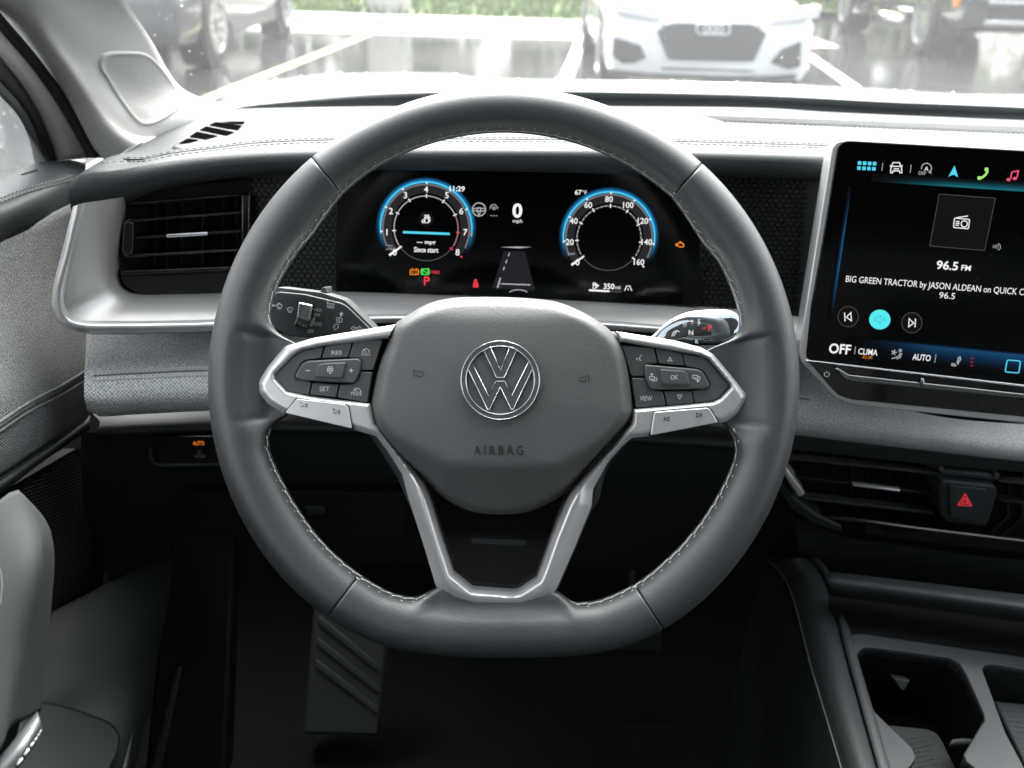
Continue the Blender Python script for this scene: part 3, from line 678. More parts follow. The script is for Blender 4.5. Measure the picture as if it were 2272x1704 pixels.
# trim: one sheet whose height follows the distance to its edges, wide slope outside, tight radius inside
from mathutils.geometry import delaunay_2d_cdt
def relief(name, A_, B_, prof, m, parent, step=3.0, zbase=-.012):
    """A_ and B_ are the two boundary runs of one closed outline"""
    def dens(L_):
        out = []
        for (x0, y0), (x1, y1) in zip(L_, L_[1:]):
            k = max(1, int(hypot(x1 - x0, y1 - y0) / step)); out += [(x0 + (x1 - x0) * i / k, y0 + (y1 - y0) * i / k) for i in range(k)]
        return out
    LA, LB = dens(A_ + [B_[0]]), dens(B_ + [A_[0]]); loop = LA + LB; n = len(loop)
    sa = list(zip(A_, A_[1:])); sb_ = list(zip(B_, B_[1:]))
    def dist(S_, P):
        b = np.full(len(P), 1e9)
        for (x0, y0), (x1, y1) in S_:
            dx, dy = x1 - x0, y1 - y0; t = np.clip(((P[:, 0] - x0) * dx + (P[:, 1] - y0) * dy) / max(1e-9, dx * dx + dy * dy), 0, 1)
            b = np.minimum(b, (P[:, 0] - x0 - t * dx) ** 2 + (P[:, 1] - y0 - t * dy) ** 2)
        return np.sqrt(b)
    def inp(P):
        r = np.zeros(len(P), bool)
        for k in range(n):
            (x1, y1), (x2, y2) = loop[k - 1], loop[k]
            if y1 == y2: continue
            r ^= ((y1 > P[:, 1]) != (y2 > P[:, 1])) & (P[:, 0] < (x2 - x1) * (P[:, 1] - y1) / (y2 - y1) + x1)
        return r
    xs = [p[0] for p in loop]; ys = [p[1] for p in loop]; pts = []; y = min(ys); row = 0
    while y < max(ys):
        x = min(xs) + (step / 2 if row % 2 else 0)
        while x < max(xs): pts.append((x, y)); x += step
        y += step * .87; row += 1
    G = np.array(pts); G = G[inp(G)]; G = G[np.minimum(dist(sa, G), dist(sb_, G)) > step * .55]; pts = list(loop) + [tuple(g) for g in G.tolist()]
    vv, ee, ff, *_ = delaunay_2d_cdt([Vector(p) for p in pts], [(i, (i + 1) % n) for i in range(n)], [], 1, 1e-5)
    Q = np.array([(p.x, p.y) for p in vv]); da, db = dist(sa, Q), dist(sb_, Q)
    V = [WP.P(p.x, p.y, prof(da[i], db[i], p.x, p.y)) for i, p in enumerate(vv)]; Fc = [tuple(f) for f in ff]
    if (V[Fc[0][1]] - V[Fc[0][0]]).cross(V[Fc[0][2]] - V[Fc[0][0]]).dot(WP.n) < 0: Fc = [f[::-1] for f in Fc]
    o = len(V); V += [WP.P(x, y, 0) - WP.n * .012 for x, y in loop]; Fc += [(o + i, i, (i + 1) % n, o + (i + 1) % n) for i in range(n)]
    return mk(name, V, Fc, m, parent, sharp=50)
def tprof(do, di, x, y):
    sl = lambda d, w_: 1 - max(0, 1 - d / w_) ** 1.6
    arm = min(1, max(0, (y - 960) / 60))
    return .0015 + .0045 * (1 - arm) + .0065 * (.45 + .55 * arm) * min(sl(do, 14 + 18 * arm), sl(di, 7 + 7 * arm))
trim = relief('silver_spoke_trim', rnd(outer, 5)[2:-2], [(1372, 739)] + podR[::-1] + inner + podL[::-1], tprof, 'silver', SW)
prism('black_spoke_insert', [(870, 960), (1360, 960), (1262, 1085), (1200, 1262), (1190, 1290), (1150, 1315), (1046, 1310), (1002, 1275), (945, 1090)], WP, -.017, -.0105, 'piano_black', SW, .001)
prism('insert_slot', [D_(1860, 500), E_(120, 520), E_(120, 565), D_(1865, 545)], WP, -.012, -.0100, 'plastic_dark', SW, .0005)
# airbag cover: domed shield with a soft upper bevel and a lower facet
ab = [G6(1190, 1335), G6(1300, 1250), G6(1500, 1140), G6(1700, 1095), (1070, 659), (1136, 660), G7(250, 1108), G7(400, 1132), G7(600, 1212), G7(760, 1305), G7(880, 1405), G7(950, 1500), B(1000, 250), B(1045, 600), B(1045, 700), B(980, 795), B(700, 1110), B(480, 1370), B(300, 1500), E_(180, 290), (1136, 1150), D_(1850, 300), D_(1600, 150), D_(1480, 30), A(1250, 1090), A(1030, 800), A(993, 650), A(1000, 560), A(1070, 250), A(1140, 80)]
ab = [tuple(p) for p in cr([(x, y, 0) for x, y in ab], 160, closed=True)][:-1]
ac = (1114, 875)
def cyr(x):
    T = [(780, 915), (832, 945), (989, 1030), (1110, 1036), (1240, 1032), (1388, 943), (1440, 912)]
    for (a, b), (c, d) in zip(T, T[1:]):
        if a <= x <= c: return b + (d - b) * (x - a) / (c - a)
    return 915
def abz(x, y, f):
    z = .018 + .004 * (1 - f * f)
    e = max(0, (f - .90) / .10); z -= .014 * e ** 2.6
    d = y - cyr(x); s = .5 * (d + sqrt(d * d + 30)); z -= s * K * .78
    d2 = 705 - y + .00016 * (x - 1114) ** 2 * -1; s2 = .5 * (d2 + sqrt(d2 * d2 + 200)); z -= s2 * K * .62
    z -= abs(x - ac[0]) * K * .035
    return z
fs = [1, .995, .985, .97, .95, .925, .90] + [.87 - .87 * i / 22 for i in range(22)]
V = []; n = len(ab)
for f in fs:
    for x, y, _ in ab:
        X, Y = ac[0] + (x - ac[0]) * f, ac[1] + (y - ac[1]) * f; V.append(WP.P(X, Y, abz(X, Y, f)))
V.append(WP.P(*ac, abz(*ac, 0))); Fc = [(i * n + j, i * n + (j + 1) % n, (i + 1) * n + (j + 1) % n, (i + 1) * n + j) for i in range(len(fs) - 1) for j in range(n)]
Fc += [((len(fs) - 1) * n + j, (len(fs) - 1) * n + (j + 1) % n, len(V) - 1) for j in range(n)]
base0 = len(V); V += [WP.P(x, y, -.012) for x, y, _ in ab]; Fc += [(base0 + j, base0 + (j + 1) % n, (j + 1) % n, j) for j in range(n)]
AB = mk('airbag_cover', V, Fc, 'airbag', SW, uv=[((v - WP.O).dot(WP.u), (v - WP.O).dot(WP.v)) for v in V])
def surf(x, y):
    f = 0
    # share of the way to the outline
    ang = atan2(y - ac[1], x - ac[0]); best = None
    for q, (px, py, _) in enumerate(ab):
        d = abs((atan2(py - ac[1], px - ac[0]) - ang + pi) % (2 * pi) - pi)
        if best is None or d < best[0]: best = (d, hypot(px - ac[0], py - ac[1]))
    return abz(x, y, min(1, hypot(x - ac[0], y - ac[1]) / best[1]))
# emblem
ez = surf(1110, 844) + .0004; ec = (1110, 844)
ring = lambda r, n=64: [(ec[0] + r * cos(2 * pi * i / n), ec[1] + r * sin(2 * pi * i / n)) for i in range(n)]
EB = prism('emblem_disc', ring(84), WP, ez - .004, ez + .0004, 'airbag', AB, .0004)
prism('emblem_ring', ring(87), WP, ez - .003, ez + .0019, 'emblem_grey', AB, .0004, 2, holes=[ring(76)])
mir = lambda L_: [(2 * 1110 - x, y) for x, y in L_][::-1]
vh = [(1072.6, 773), (1088, 769), (1110, 822), (1132, 769), (1147.4, 773), (1119.5, 838), (1100.5, 838)]
wl = [(1037, 815), (1045.6, 800), (1084, 879), (1100.5, 846), (1119.5, 846), (1136, 879), (1174.4, 800), (1183, 815), (1139, 909), (1134, 909), (1110, 859), (1086, 909), (1081, 909)]
for L_ in (vh, wl):
    prism('emblem_letter', L_, WP, ez - .002, ez + .0017, 'emblem_grey', AB, .0003, 2)
    tube('emblem_edge', [WP.P(x, y, ez + .0016) for x, y in L_], .00036, 'chrome', AB, n=6, closed=True)
for r_ in (87, 76): tube('emblem_edge', [WP.P(x, y, ez + .0017) for x, y in ring(r_)], .00042, 'chrome', AB, n=6, closed=True)
text('lettering', 'A I R B A G', 1106, 999, 20, WP, surf(1106, 999) + .0009, 'print_black', AB, width=106, bold=.012)
for hx, hy, s in ((*A(1405, 345), 1), (*B(625, 390), -1)):
    z = surf(hx, hy) + .0007
    strokes('horn_symbol', [[(hx - 10 * s, hy - 7), (hx - 10 * s, hy + 8)], [(hx - 10 * s, hy - 7), (hx + 2 * s, hy - 3), (hx + 12 * s, hy - 3)], [(hx - 4 * s, hy), (hx - 3 * s, hy + 6), (hx + 3 * s, hy + 7), (hx + 9 * s, hy + 5), (hx + 10 * s, hy + 1)]], 1.6, WP, z, 'print_black', AB)
# button pods
def pod(outl, mid):
    return prism('button_pod', outl, WP, -.012, -.002, 'recess', SW)
PL_ = pod(podL + [A(1010, 560)], 0); PR_ = pod(podR + [B(960, 150)], 0)
def btn(parent, pts, z=.006, bev=.0008, r=3, name='button', m='button', z0=-.003):
    c = Vector((sum(p[0] for p in pts) / len(pts), sum(p[1] for p in pts) / len(pts)))
    return prism(name, pts, WP, z0, z, m, parent, bev, 2, r=r)
Lb = [('blank', [(586, 114), (556, 213), (430, 226), (383, 258), (331, 365), (340, 402), (476, 420), (454, 530), (272, 496), (172, 385), (174, 352), (342, 188), (402, 152)]),
      ('res', [(602, 110), (828, 78), (793, 203), (568, 213)]), ('cancel', [(842, 75), (1092, 50), (1010, 314), (909, 316), (914, 228), (884, 209), (804, 205)]),
      ('mode', [(900, 332), (1006, 332), (962, 596), (704, 553), (727, 442), (842, 437), (888, 392)]), ('set', [(489, 425), (716, 442), (692, 550), (467, 530)])]
lbt = {k: btn(PL_, [A(*p) for p in pts]) for k, pts in Lb}
ringb = btn(PL_, [A(*p) for p in [(440, 235), (880, 213), (911, 237), (900, 330), (860, 418), (830, 430), (392, 406), (337, 385), (337, 360), (390, 266)]], .0082, .0018, 5)
cenb = btn(PL_, [A(*p) for p in [(545, 265), (600, 255), (768, 248), (776, 264), (750, 373), (735, 388), (517, 379), (506, 365), (530, 280)]], .0098, .0012, 4)
Rb = [('voice', [(952, 103), (1225, 128), (1255, 256), (1160, 260), (1137, 284), (1142, 367), (1032, 367)]), ('up', [(1243, 131), (1462, 170), (1489, 277), (1271, 258)]),
      ('blank', [(1475, 173), (1640, 207), (1698, 238), (1876, 450), (1788, 553), (1735, 576), (1583, 598), (1563, 494), (1692, 482), (1718, 440), (1653, 318), (1602, 299), (1503, 281)]),
      ('view', [(1035, 385), (1146, 385), (1190, 487), (1303, 498), (1329, 620), (1070, 643)]), ('down', [(1318, 498), (1550, 495), (1573, 600), (1342, 620)])]
rbt = {k: btn(PR_, [B(*p) for p in pts]) for k, pts in Rb}
ringr = btn(PR_, [B(*p) for p in [(1152, 267), (1600, 306), (1650, 330), (1711, 440), (1703, 465), (1660, 479), (1220, 487), (1192, 478), (1152, 385), (1142, 290)]], .0082, .0018, 5)
okb = btn(PR_, [B(*p) for p in [(1278, 307), (1490, 322), (1513, 342), (1538, 430), (1529, 443), (1312, 440), (1300, 424)]], .0098, .0012, 4)
volb = btn(SW, [A(*p) for p in [(352, 563), (770, 611), (798, 636), (829, 822), (250, 686)]], .0105, .0016, 4, 'rocker_switch', 'silver', .0)
skpb = btn(SW, [B(*p) for p in [(1237, 676), (1690, 641), (1714, 655), (1783, 770), (1197, 882), (1225, 690)]], .0105, .0016, 4, 'rocker_switch', 'silver', .0)
prism('rocker_gap', [A(*p) for p in [(345, 556), (775, 604), (806, 632), (838, 830), (240, 690)]], WP, .002, .0094, 'recess', SW)
prism('rocker_gap', [B(*p) for p in [(1230, 668), (1692, 634), (1722, 652), (1792, 774), (1188, 890), (1218, 688)]], WP, .002, .0094, 'recess', SW)
zt = .0064
text('symbol', 'RES', *A(697, 165), 9, WP, zt, 'print_white', lbt['res'], width=23)
text('symbol', 'SET', *A(592, 478), 10, WP, zt, 'print_white', lbt['set'], width=22)
text('symbol', 'CNCL', *A(950, 177), 6.5, WP, zt, 'print_white', lbt['cancel'], width=20)
text('symbol', 'MODE', *A(868, 518), 8, WP, zt, 'print_white', lbt['mode'], width=24)
for (x, y), p in ((A(950, 152), lbt['cancel']), (A(873, 492), lbt['mode'])):
    strokes('symbol', [arc(x, y + 3, 8, 0, 180, 10), [(x, y + 2), (x - 4, y - 3)]], 1.4, WP, zt, 'print_white', p)
zr = .0086
strokes('symbol', [[A(430, 318), A(468, 322)]], 1.6, WP, zr, 'print_white', ringb)
strokes('symbol', [[A(803, 320), A(840, 320)], [A(822, 302), A(822, 338)]], 1.6, WP, zr, 'print_white', ringb)
def carsym(x, y, s, pl, z, m, p, wd=1.4):
    q = lambda a, b: (x + a * s, y + b * s)
    return strokes('symbol', [[q(-5, -2), q(-3.5, -6), q(3.5, -6), q(5, -2)], [q(-7, -3), q(-5, -2), q(5, -2), q(7, -3)], [q(-5.5, -1.5), q(-6, 2), q(-6, 5), q(-4, 5), q(-3.6, 3), q(3.6, 3), q(4, 5), q(6, 5), q(6, 2), q(5.5, -1.5)], [q(-3, .8), q(3, .8)]], wd, pl, z, m, p)
cx_, cy_ = A(640, 312); carsym(cx_, cy_ - 1, .95, WP, .0102, 'print_white', cenb, 1.2)
strokes('symbol', [[(cx_ - 3, cy_ + 6), (cx_ + 3, cy_ + 6)], [(cx_ - 2, cy_ + 8.5), (cx_ + 2, cy_ + 8.5)]], 1.2, WP, .0102, 'print_white', cenb)
text('symbol', 'OK', *B(1403, 378), 10, WP, .0102, 'print_white', okb, width=16)
text('symbol', 'VIEW', *B(1158, 560), 10.5, WP, zt, 'print_white', rbt['view'], width=27)
def tri(c, w_, h_, pl, z, m, p, wd=1.5):
    x, y = c; return strokes('symbol', [[(x - w_, y + h_), (x + w_, y + h_), (x, y - h_), (x - w_, y + h_)]], wd, pl, z, m, p)
tri(B(1365, 222), 4.6, 3.8, WP, zt, 'print_white', rbt['up']); tri(B(1448, 548), 5, -4.2, WP, zt, 'print_white', rbt['down'])
x, y = B(1100, 213); strokes('symbol', [[(x - 6, y - 1), (x - 6, y + 4)], [(x - 3.5, y), (x - 3.5, y + 3)], [(x + 6, y - 7), (x + 2, y - 5), (x + 1, y - 1), (x - 1, y + 1), (x + 2, y + 2), (x + 1, y + 5), (x + 5, y + 5)]], 1.2, WP, zt, 'print_white', rbt['voice'])
for (c, tr) in ((B(1220, 388), (B(1204, 353), -1)), (B(1592, 377), (B(1610, 411), 1))):
    x, y = c; strokes('symbol', [[(x - 8, y - 4), (x + 3, y - 4), (x + 3, y + 2), (x - 8, y + 2), (x - 8, y - 4)], [(x - 3, y + 2), (x - 3, y + 5), (x + 8, y + 5), (x + 8, y - 1), (x + 3, y - 1)]], 1.2, WP, zr, 'print_white', ringr)
    (x, y), s = tr; flat('symbol', [[(x - 3 * s, y - 3), (x + 3 * s, y), (x - 3 * s, y + 3)][::1 if s < 0 else -1]], WP, zr, 'print_white', ringr)
zk = .0109
for cx0, cy0, sg in ((*A(412, 618), '-'), (*A(694, 676), '+')):
    ln = [[(cx0 - 7, cy0 + 3), (cx0 + 7, cy0 + 4), (cx0 + 7, cy0 - 3), (cx0 - 7, cy0 + 3)], [(cx0 - 8, cy0 - 5), (cx0 - 3, cy0 - 4.5)]]
    if sg == '+': ln.append([(cx0 - 5.5, cy0 - 8), (cx0 - 5.5, cy0 - 2)])
    strokes('symbol', ln, 1.5, WP, zk, 'print_black', volb)
for (x, y), s in ((B(1338, 738), -1), (B(1615, 704), 1)):
    strokes('symbol', [[(x - 5 * s, y - 4.5), (x - 5 * s, y + 4.5), (x + 5 * s, y), (x - 5 * s, y - 4.5)], [(x + 6 * s, y - 5.5), (x + 6 * s, y + 5.5)]], 1.5, WP, zk, 'print_black', skpb)
# ================================================================ steering column and its two stalks
CO = thing('steering_column', WP.W(0, -.02, -.06), 'black steering column shroud behind the wheel hub', 'steering column')
V = []; Fc = []
ringc = [(-.055, .035), (-.04, .05), (.04, .05), (.055, .035), (.06, -.03), (.04, -.07), (-.04, -.07), (-.06, -.03)]
for z, s in ((-.035, .85), (-.045, 1), (-.13, 1.15), (-.26, 1.2)):
    V += [WP.W(a * s, b * s - .01, z) for a, b in ringc]
for j in range(3):
    for i in range(8): Fc.append((j * 8 + i, j * 8 + (i + 1) % 8, (j + 1) * 8 + (i + 1) % 8, (j + 1) * 8 + i))
mk('shroud', V, Fc + [tuple(range(8))], 'plastic_dark', CO, sharp=30)
mk('lock_ring', [WP.W(.03 * cos(2 * pi * i / 24), .03 * sin(2 * pi * i / 24), z) for z in (-.012, -.04) for i in range(24)], [(i, (i + 1) % 24, 24 + (i + 1) % 24, 24 + i) for i in range(24)], 'recess', CO)
SP = Pl(WP.W(0, 0, -.058), WP.u, WP.v + WP.n * .12)
WS = thing('wiper_stalk', SP.P(690, 700), 'black wiper and turn signal stalk with printed symbols and roller switch', 'stalk')
prism('stalk_body', [G6(*p) for p in [(130, 1085), (185, 1040), (420, 1062), (750, 1142), (805, 1185), (985, 1360), (1150, 1560), (900, 1640), (500, 1440), (280, 1425), (170, 1365), (118, 1290), (112, 1190)]], SP, -.022, .0, 'plastic_soft', WS, .004, 3, r=8)
prism('stalk_edge', [G6(*p) for p in [(180, 1000), (470, 1035), (560, 1045), (765, 1110), (840, 1180), (1010, 1350), (1150, 1500), (1000, 1500), (800, 1220), (740, 1170), (420, 1090), (190, 1060)]], SP, -.028, -.004, 'plastic_grey', WS, .003, 2, r=6)
prism('lever_tip', [G6(*p) for p in [(545, 1060), (575, 1000), (600, 1000), (608, 1060)]], SP, -.030, -.006, 'plastic_grey', WS, .002, 2, r=3)
rk = prism('roller_switch', [G6(*p) for p in [(365, 1128), (493, 1156), (468, 1292), (442, 1368), (322, 1332), (345, 1285)]], SP, -.004, .006, 'piano_black', WS, .002, 3, r=4)
prism('roller_face', [G6(*p) for p in [(368, 1135), (488, 1160), (464, 1290), (440, 1300), (352, 1268)]], SP, .005, .0075, 'chrome_dark', rk, .001, 2, r=3)
zs = .0006
for s, x, y, cap, wd in (('HIGH', 537, 1198, 7.5, 16), ('LOW', 528, 1240, 7.5, 14), ('AUTO', 533, 1320, 8, 17), ('OFF', 472, 1382, 8, 13), ('REAR', 645, 1170, 7.5, 16)):
    text('symbol', s, *G6(x, y), cap, SP, zs, 'print_white', WS, width=wd, rot=-8)
flat('symbol', [[G6(492, 1262), G6(515, 1265), G6(488, 1342), G6(465, 1340)][::-1]], SP, zs, 'print_grey', WS)
def wip(x, y, s=1):
    return [[(x - 7 * s, y - 3 * s), (x - 3 * s, y - 6 * s), (x + 3 * s, y - 6 * s), (x + 7 * s, y - 3 * s), (x + 3 * s, y + 5 * s), (x - 2 * s, y + 5 * s), (x - 7 * s, y - 3 * s)], [(x + 1, y + 5 * s), (x - 2, y - 3 * s)]]
strokes('symbol', wip(*G6(293, 1200), .95), 1.3, SP, zs, 'print_white', WS)
strokes('symbol', wip(*G6(200, 1170), .95) + [[G6(180, 1150), G6(200, 1138), G6(215, 1150)]], 1.3, SP, zs, 'print_white', WS)
x, y = G6(155, 1160); flat('symbol', [[(x - 3, y - 3), (x - 3, y + 3), (x + 4, y)]], SP, zs, 'print_white', WS)
strokes('symbol', [arc(*G6(648, 1150), 9, 20, 160, 8), [G6(612, 1140), G6(680, 1150)]], 1.6, SP, zs, 'print_white', WS)
x, y = G6(722, 1285)
strokes('symbol', [arc(x, y, 6, -90, 90, 8) + [(x, y - 6), (x, y + 6)]] + [[(x - 8, y - 5 + k * 3.4), (x - 2, y - 5 + k * 3.4)] for k in range(4)], 1.3, SP, zs, 'print_white', WS)
x, y = G6(738, 1232); flat('symbol', [[(x - 5, y + 1), (x, y - 5), (x + 5, y + 1), (x + 2, y + 1), (x + 2, y + 5), (x - 3, y + 5), (x - 3, y + 1)][::-1]], SP, zs, 'print_white', WS)
x, y = G6(692, 1345); strokes('symbol', [[(x - 3, y - 6), (x + 5, y - 6), (x + 4, y + 1), (x + 6, y + 1), (x - 3, y + 7), (x - 6, y - 1), (x - 3, y), (x - 3, y - 6)]], 1.2, SP, zs, 'print_white', WS)
x, y = G6(868, 1356); strokes('symbol', [[(x - 12, y), (x - 6, y - 5), (x - 6, y - 2), (x - 1, y - 2), (x - 1, y + 2), (x - 6, y + 2), (x - 6, y + 5), (x - 12, y)], [(x + 12, y), (x + 6, y - 5), (x + 6, y - 2), (x + 1, y - 2), (x + 1, y + 2), (x + 6, y + 2), (x + 6, y + 5), (x + 12, y)]], 1.2, SP, zs, 'print_white', WS)
WSP = SP
SP = Pl(WP.P(1560, 735, -.056), WP.u + WP.n * .08, WP.v - WP.n * .13)
GS = thing('gear_selector', SP.P(1560, 730), 'glossy black gear selector stalk lettered D N R with red P', 'stalk')
go = [G7(*p) for p in [(1100, 1520), (1215, 1412), (1310, 1322), (1425, 1248), (1550, 1208), (1750, 1193), (1880, 1198), (1950, 1228), (1977, 1280), (1977, 1390), (1900, 1452), (1830, 1492), (1600, 1500), (1380, 1500)]]
go = [tuple(p)[:2] for p in cr([(x, y, 0) for x, y in go], 60, closed=True)][:-1]
prism('stalk_edge', go, SP, -.026, -.002, 'chrome_dark', GS, .003, 3)
gc = (1565, 735); V = []; Fc = []; n = len(go)
def gz(x, y, f): return -.0015 + .006 * sqrt(max(0, 1 - f ** 2.2)) - .0035 * ((y - gc[1]) / 40) * 0
for f in (.97, .94, .88, .8, .65, .45, .25):
    for x, y in go: X, Y = gc[0] + (x - gc[0]) * f, gc[1] + (y - gc[1]) * f; V.append(SP.P(X, Y, gz(X, Y, f)))
V.append(SP.P(*gc, gz(*gc, 0)))
Fc = [(i * n + j, i * n + (j + 1) % n, (i + 1) * n + (j + 1) % n, (i + 1) * n + j) for i in range(6) for j in range(n)] + [(6 * n + j, 6 * n + (j + 1) % n, len(V) - 1) for j in range(n)]
face = mk('stalk_face', V, Fc, 'stalk_gloss', GS)
me = face.data; me.update()
if me.polygons[0].normal.dot(SP.n) < 0: me.flip_normals()
for s, x, y, cap, m in (('D', 1493, 1305, 9, 'print_white'), ('S', 1616, 1298, 10, 'print_white'), ('N', 1547, 1392, 10.5, 'print_white'), ('R', 1597, 1472, 8, 'print_white'), ('P', 1712, 1352, 12, 'lit_red')):
    text('symbol', s, *G7(x, y), cap, SP, .0062 if s != 'R' else .0045, m, GS, bold=.012)
zg = .0062
strokes('symbol', [[G7(1648, 1354), G7(1676, 1352)]], 1.8, SP, zg, 'lit_red', GS)
x, y = G7(1556, 1292); flat('symbol', [[(x - 3.5, y + 2.5), (x + 3.5, y + 2.5), (x, y - 3)]], SP, zg, 'print_white', GS)
strokes('symbol', [[G7(1380, 1425), G7(1395, 1390), G7(1420, 1378), G7(1415, 1395), G7(1395, 1425)], [G7(1420, 1375), G7(1450, 1388)]], 2.0, SP, .004, 'print_white', GS)
# ================================================================ dashboard
Q1 = ZM(0, 0); Q2 = ZM(568, 0); Q3 = ZM(1136, 0); Q4 = ZM(1704, 0); Q5 = ZM(0, 426); Q9 = ZM(0, 852); R4 = ZM(1704, 680); R1 = ZM(1704, 300)
DB = thing('dashboard', (.3, .85, .37), 'grey dashboard with stitched top pad, silver trim band and woven cloth strip', 'dashboard')
def yb(x):                                           # the dash wraps gently towards the driver at its left end
    return -.045 * max(0, (700 - x) / 550) ** 1.6 + .035 * max(0, (min(x, 2400) - 1100) / 1100)
def rowp(pts, Y): return [PY(x, y, Y + yb(x)) for x, y in pts]
low = [(158, 464), (200, 456), (282, 444), (334, 421), (420, 404), (568, 384), (838, 375), (1136, 377), (1393, 383), (1704, 391), (1827, 400), (2300, 430), (3300, 475)]
fro = [(152, 440), (195, 420), (275, 405), (334, 392), (420, 376), (568, 362), (838, 356), (1136, 357), (1393, 360), (1704, 369), (1827, 374), (2300, 405), (3300, 450)]
nos = [(152, 414), (188, 388), (262, 382), (334, 372), (420, 358), (568, 345), (838, 340), (1136, 340), (1393, 342), (1704, 350), (1827, 355), (2300, 384), (3300, 430)]
top = [(180, 385), (212, 366), (268, 368), (340, 356), (420, 343), (568, 329), (838, 318), (1136, 318), (1393, 320), (1704, 328), (1827, 333), (2300, 360), (3300, 405)]
sea = [(225, 356), (245, 350), (300, 356), (385, 340), (470, 330), (568, 318), (838, 309), (1136, 310), (1393, 312), (1704, 320), (1827, 324), (2300, 350), (3300, 396)]
mid = [(290, 332), (320, 322), (360, 312), (430, 295), (500, 288), (600, 278), (838, 270), (1136, 270), (1393, 271), (1704, 278), (1827, 283), (2300, 308), (3300, 352)]
bac = [(400, 268), (425, 258), (450, 252), (490, 246), (530, 242), (600, 240), (838, 236), (1136, 235), (1393, 236), (1704, 240), (1827, 248), (2300, 268), (3300, 306)]
under = rowp(low, .83)
pad = sheet('top_pad', [under, rowp(low, .775), rowp(fro, .764), rowp(nos, .765), rowp(top, .79), rowp(sea, .815), rowp(mid, .93), rowp(bac, 1.11)], 'leather_dash', DB, 110, 5)
# stitched seam along the pad: groove cord and two dashed thread rows joined as one part
def lerpx(L_, n):
    P = cr([(x, y, 0) for x, y in L_], n); return [(p.x, p.y) for p in P]
padhit = caster(pad)
g1 = cr([padhit(x, y, .0001) for x, y in lerpx(sea, 60)], 240)
tube('seam_cord', g1, .0008, 'leather_dash', DB, n=6)
def dashes(name, pts, r, m, parent, ln=.0035, gap=.0018):
    tot = sum((b - a).length for a, b in zip(pts, pts[1:])); n = int(tot / (ln + gap)); P = resample(pts, n * 3 + 1); add = ([], [])
    for i in range(n): tube('', P[i * 3:i * 3 + 3], r, None, n=5, add=add)
    return struct(mk(name, add[0], add[1], m, parent), 'stuff')
for dy in (-4, 5): dashes('stitching', cr([padhit(x, y + dy, .0003) for x, y in lerpx(sea, 60)], 240), .0005, 'thread_dark', DB)
# raised rear lip (the dark band) and the strip behind it up to the glass
lip0 = [(470, 252), (513, 247), (568, 244), (650, 241), (722, 239), (850, 236), (1100, 235), (1367, 236), (1704, 241), (1961, 257), (2272, 267), (2400, 275), (3300, 312)]
lip1 = [(470, 250), (513, 242), (568, 232), (650, 222), (722, 216), (850, 209), (1100, 203), (1367, 205), (1704, 213), (1961, 226), (2272, 239), (2400, 247), (3300, 282)]
back = [(x, y - 8) for x, y in lip1]
sheet('rear_lip', [rowp([(x, y + 2) for x, y in lip0], 1.10), rowp(lip0, 1.128), rowp([(x, (y + lip0[i][1]) / 2) for i, (x, y) in enumerate(lip1)], 1.126), rowp([(x, y + 1.5) for x, y in lip1], 1.124), rowp(lip1, 1.134), rowp(back, 1.24), [p + Vector((0, .05, -.03)) for p in rowp(back, 1.30)]], 'plastic_soft', DB, 80, 5)
# centre speaker grille: fine slanted ribs on the pad
padhit = caster(pad)
add = ([], [])
for i in range(70):
    x = 1560 + i * 11; tube('', [padhit(x, 256 + (x - 1560) * .036, .0004), padhit(x + 26, 264 + (x - 1560) * .038, .0004), padhit(x + 52, 272 + (x - 1560) * .04, .0004)], .0006, None, n=4, add=add)
struct(mk('speaker_grille', add[0], add[1], 'plastic_soft', DB), 'stuff')
# small defroster outlet at the left corner, let into the pad
dv = patch('defroster_vent', [Q1(1490, 1285), Q1(1680, 1165), Q1(1870, 1058), Q1(2000, 1046), Q1(2180, 1045), Q1(2130, 1130), Q1(2070, 1178), Q1(1990, 1215), Q1(1750, 1255)], padhit, 'plastic_soft', DB, [(1.03, -.0005), (1.0, .0012), (.9, .0012), (.6, .0012), (.3, .0012)])
def onpad(name, pts, off, m, parent):
    V = [padhit(*Q1(*p), off) for p in pts]; return mk(name, V, [tuple(range(len(V)))], m, parent, smooth=False)
for a in ([(1545, 1262), (1625, 1215), (1730, 1228), (1640, 1250)], [(1640, 1200), (1705, 1155), (1890, 1192), (1780, 1222)], [(1725, 1142), (1785, 1108), (2035, 1160), (1960, 1188)], [(1805, 1098), (1870, 1070), (2095, 1102), (2060, 1142)], [(1895, 1066), (2120, 1066), (2105, 1090)]):
    onpad('slot', a, .0020, 'slot_black', dv)
# ---------------------------------------------------------------- cluster band behind the wheel
CB = Pl(PY(1136, 372, .80), (1, 0, 0), (0, sin(radians(14)), cos(radians(14))))
prism('cluster_backing', [(540, 376), (840, 366), (1400, 374), (1850, 384), (1820, 720), (1136, 690), (540, 668)], CB, -.03, -.006, 'plastic_dark', DB)
def hexes(x0, x1, y0, y1, name):
    a0, b0 = CB.px(x0, y1); a1, b1 = CB.px(x1, y0); V = []; Fc = []; px_, py_ = .0052, .0038; j = 0; b = b0
    while b < b1:
        a = a0 + (px_ / 2 if j % 2 else 0)
        while a < a1:
            o = len(V)
            for rx, ry, z in ((.0026, .0019, -.0062), (.0020, .0013, -.0042)):
                V += [CB.W(a + rx * c, b + ry * s, z) for c, s in ((1, 0), (.5, 1), (-.5, 1), (-1, 0), (-.5, -1), (.5, -1))]
            Fc += [(o + i, o + (i + 1) % 6, o + 6 + (i + 1) % 6, o + 6 + i) for i in range(6)] + [tuple(range(o + 6, o + 12))]
            a += px_
        b += py_ / 1.0; j += 1
    return struct(mk(name, V, Fc, 'honeycomb', DB, smooth=False), 'stuff')
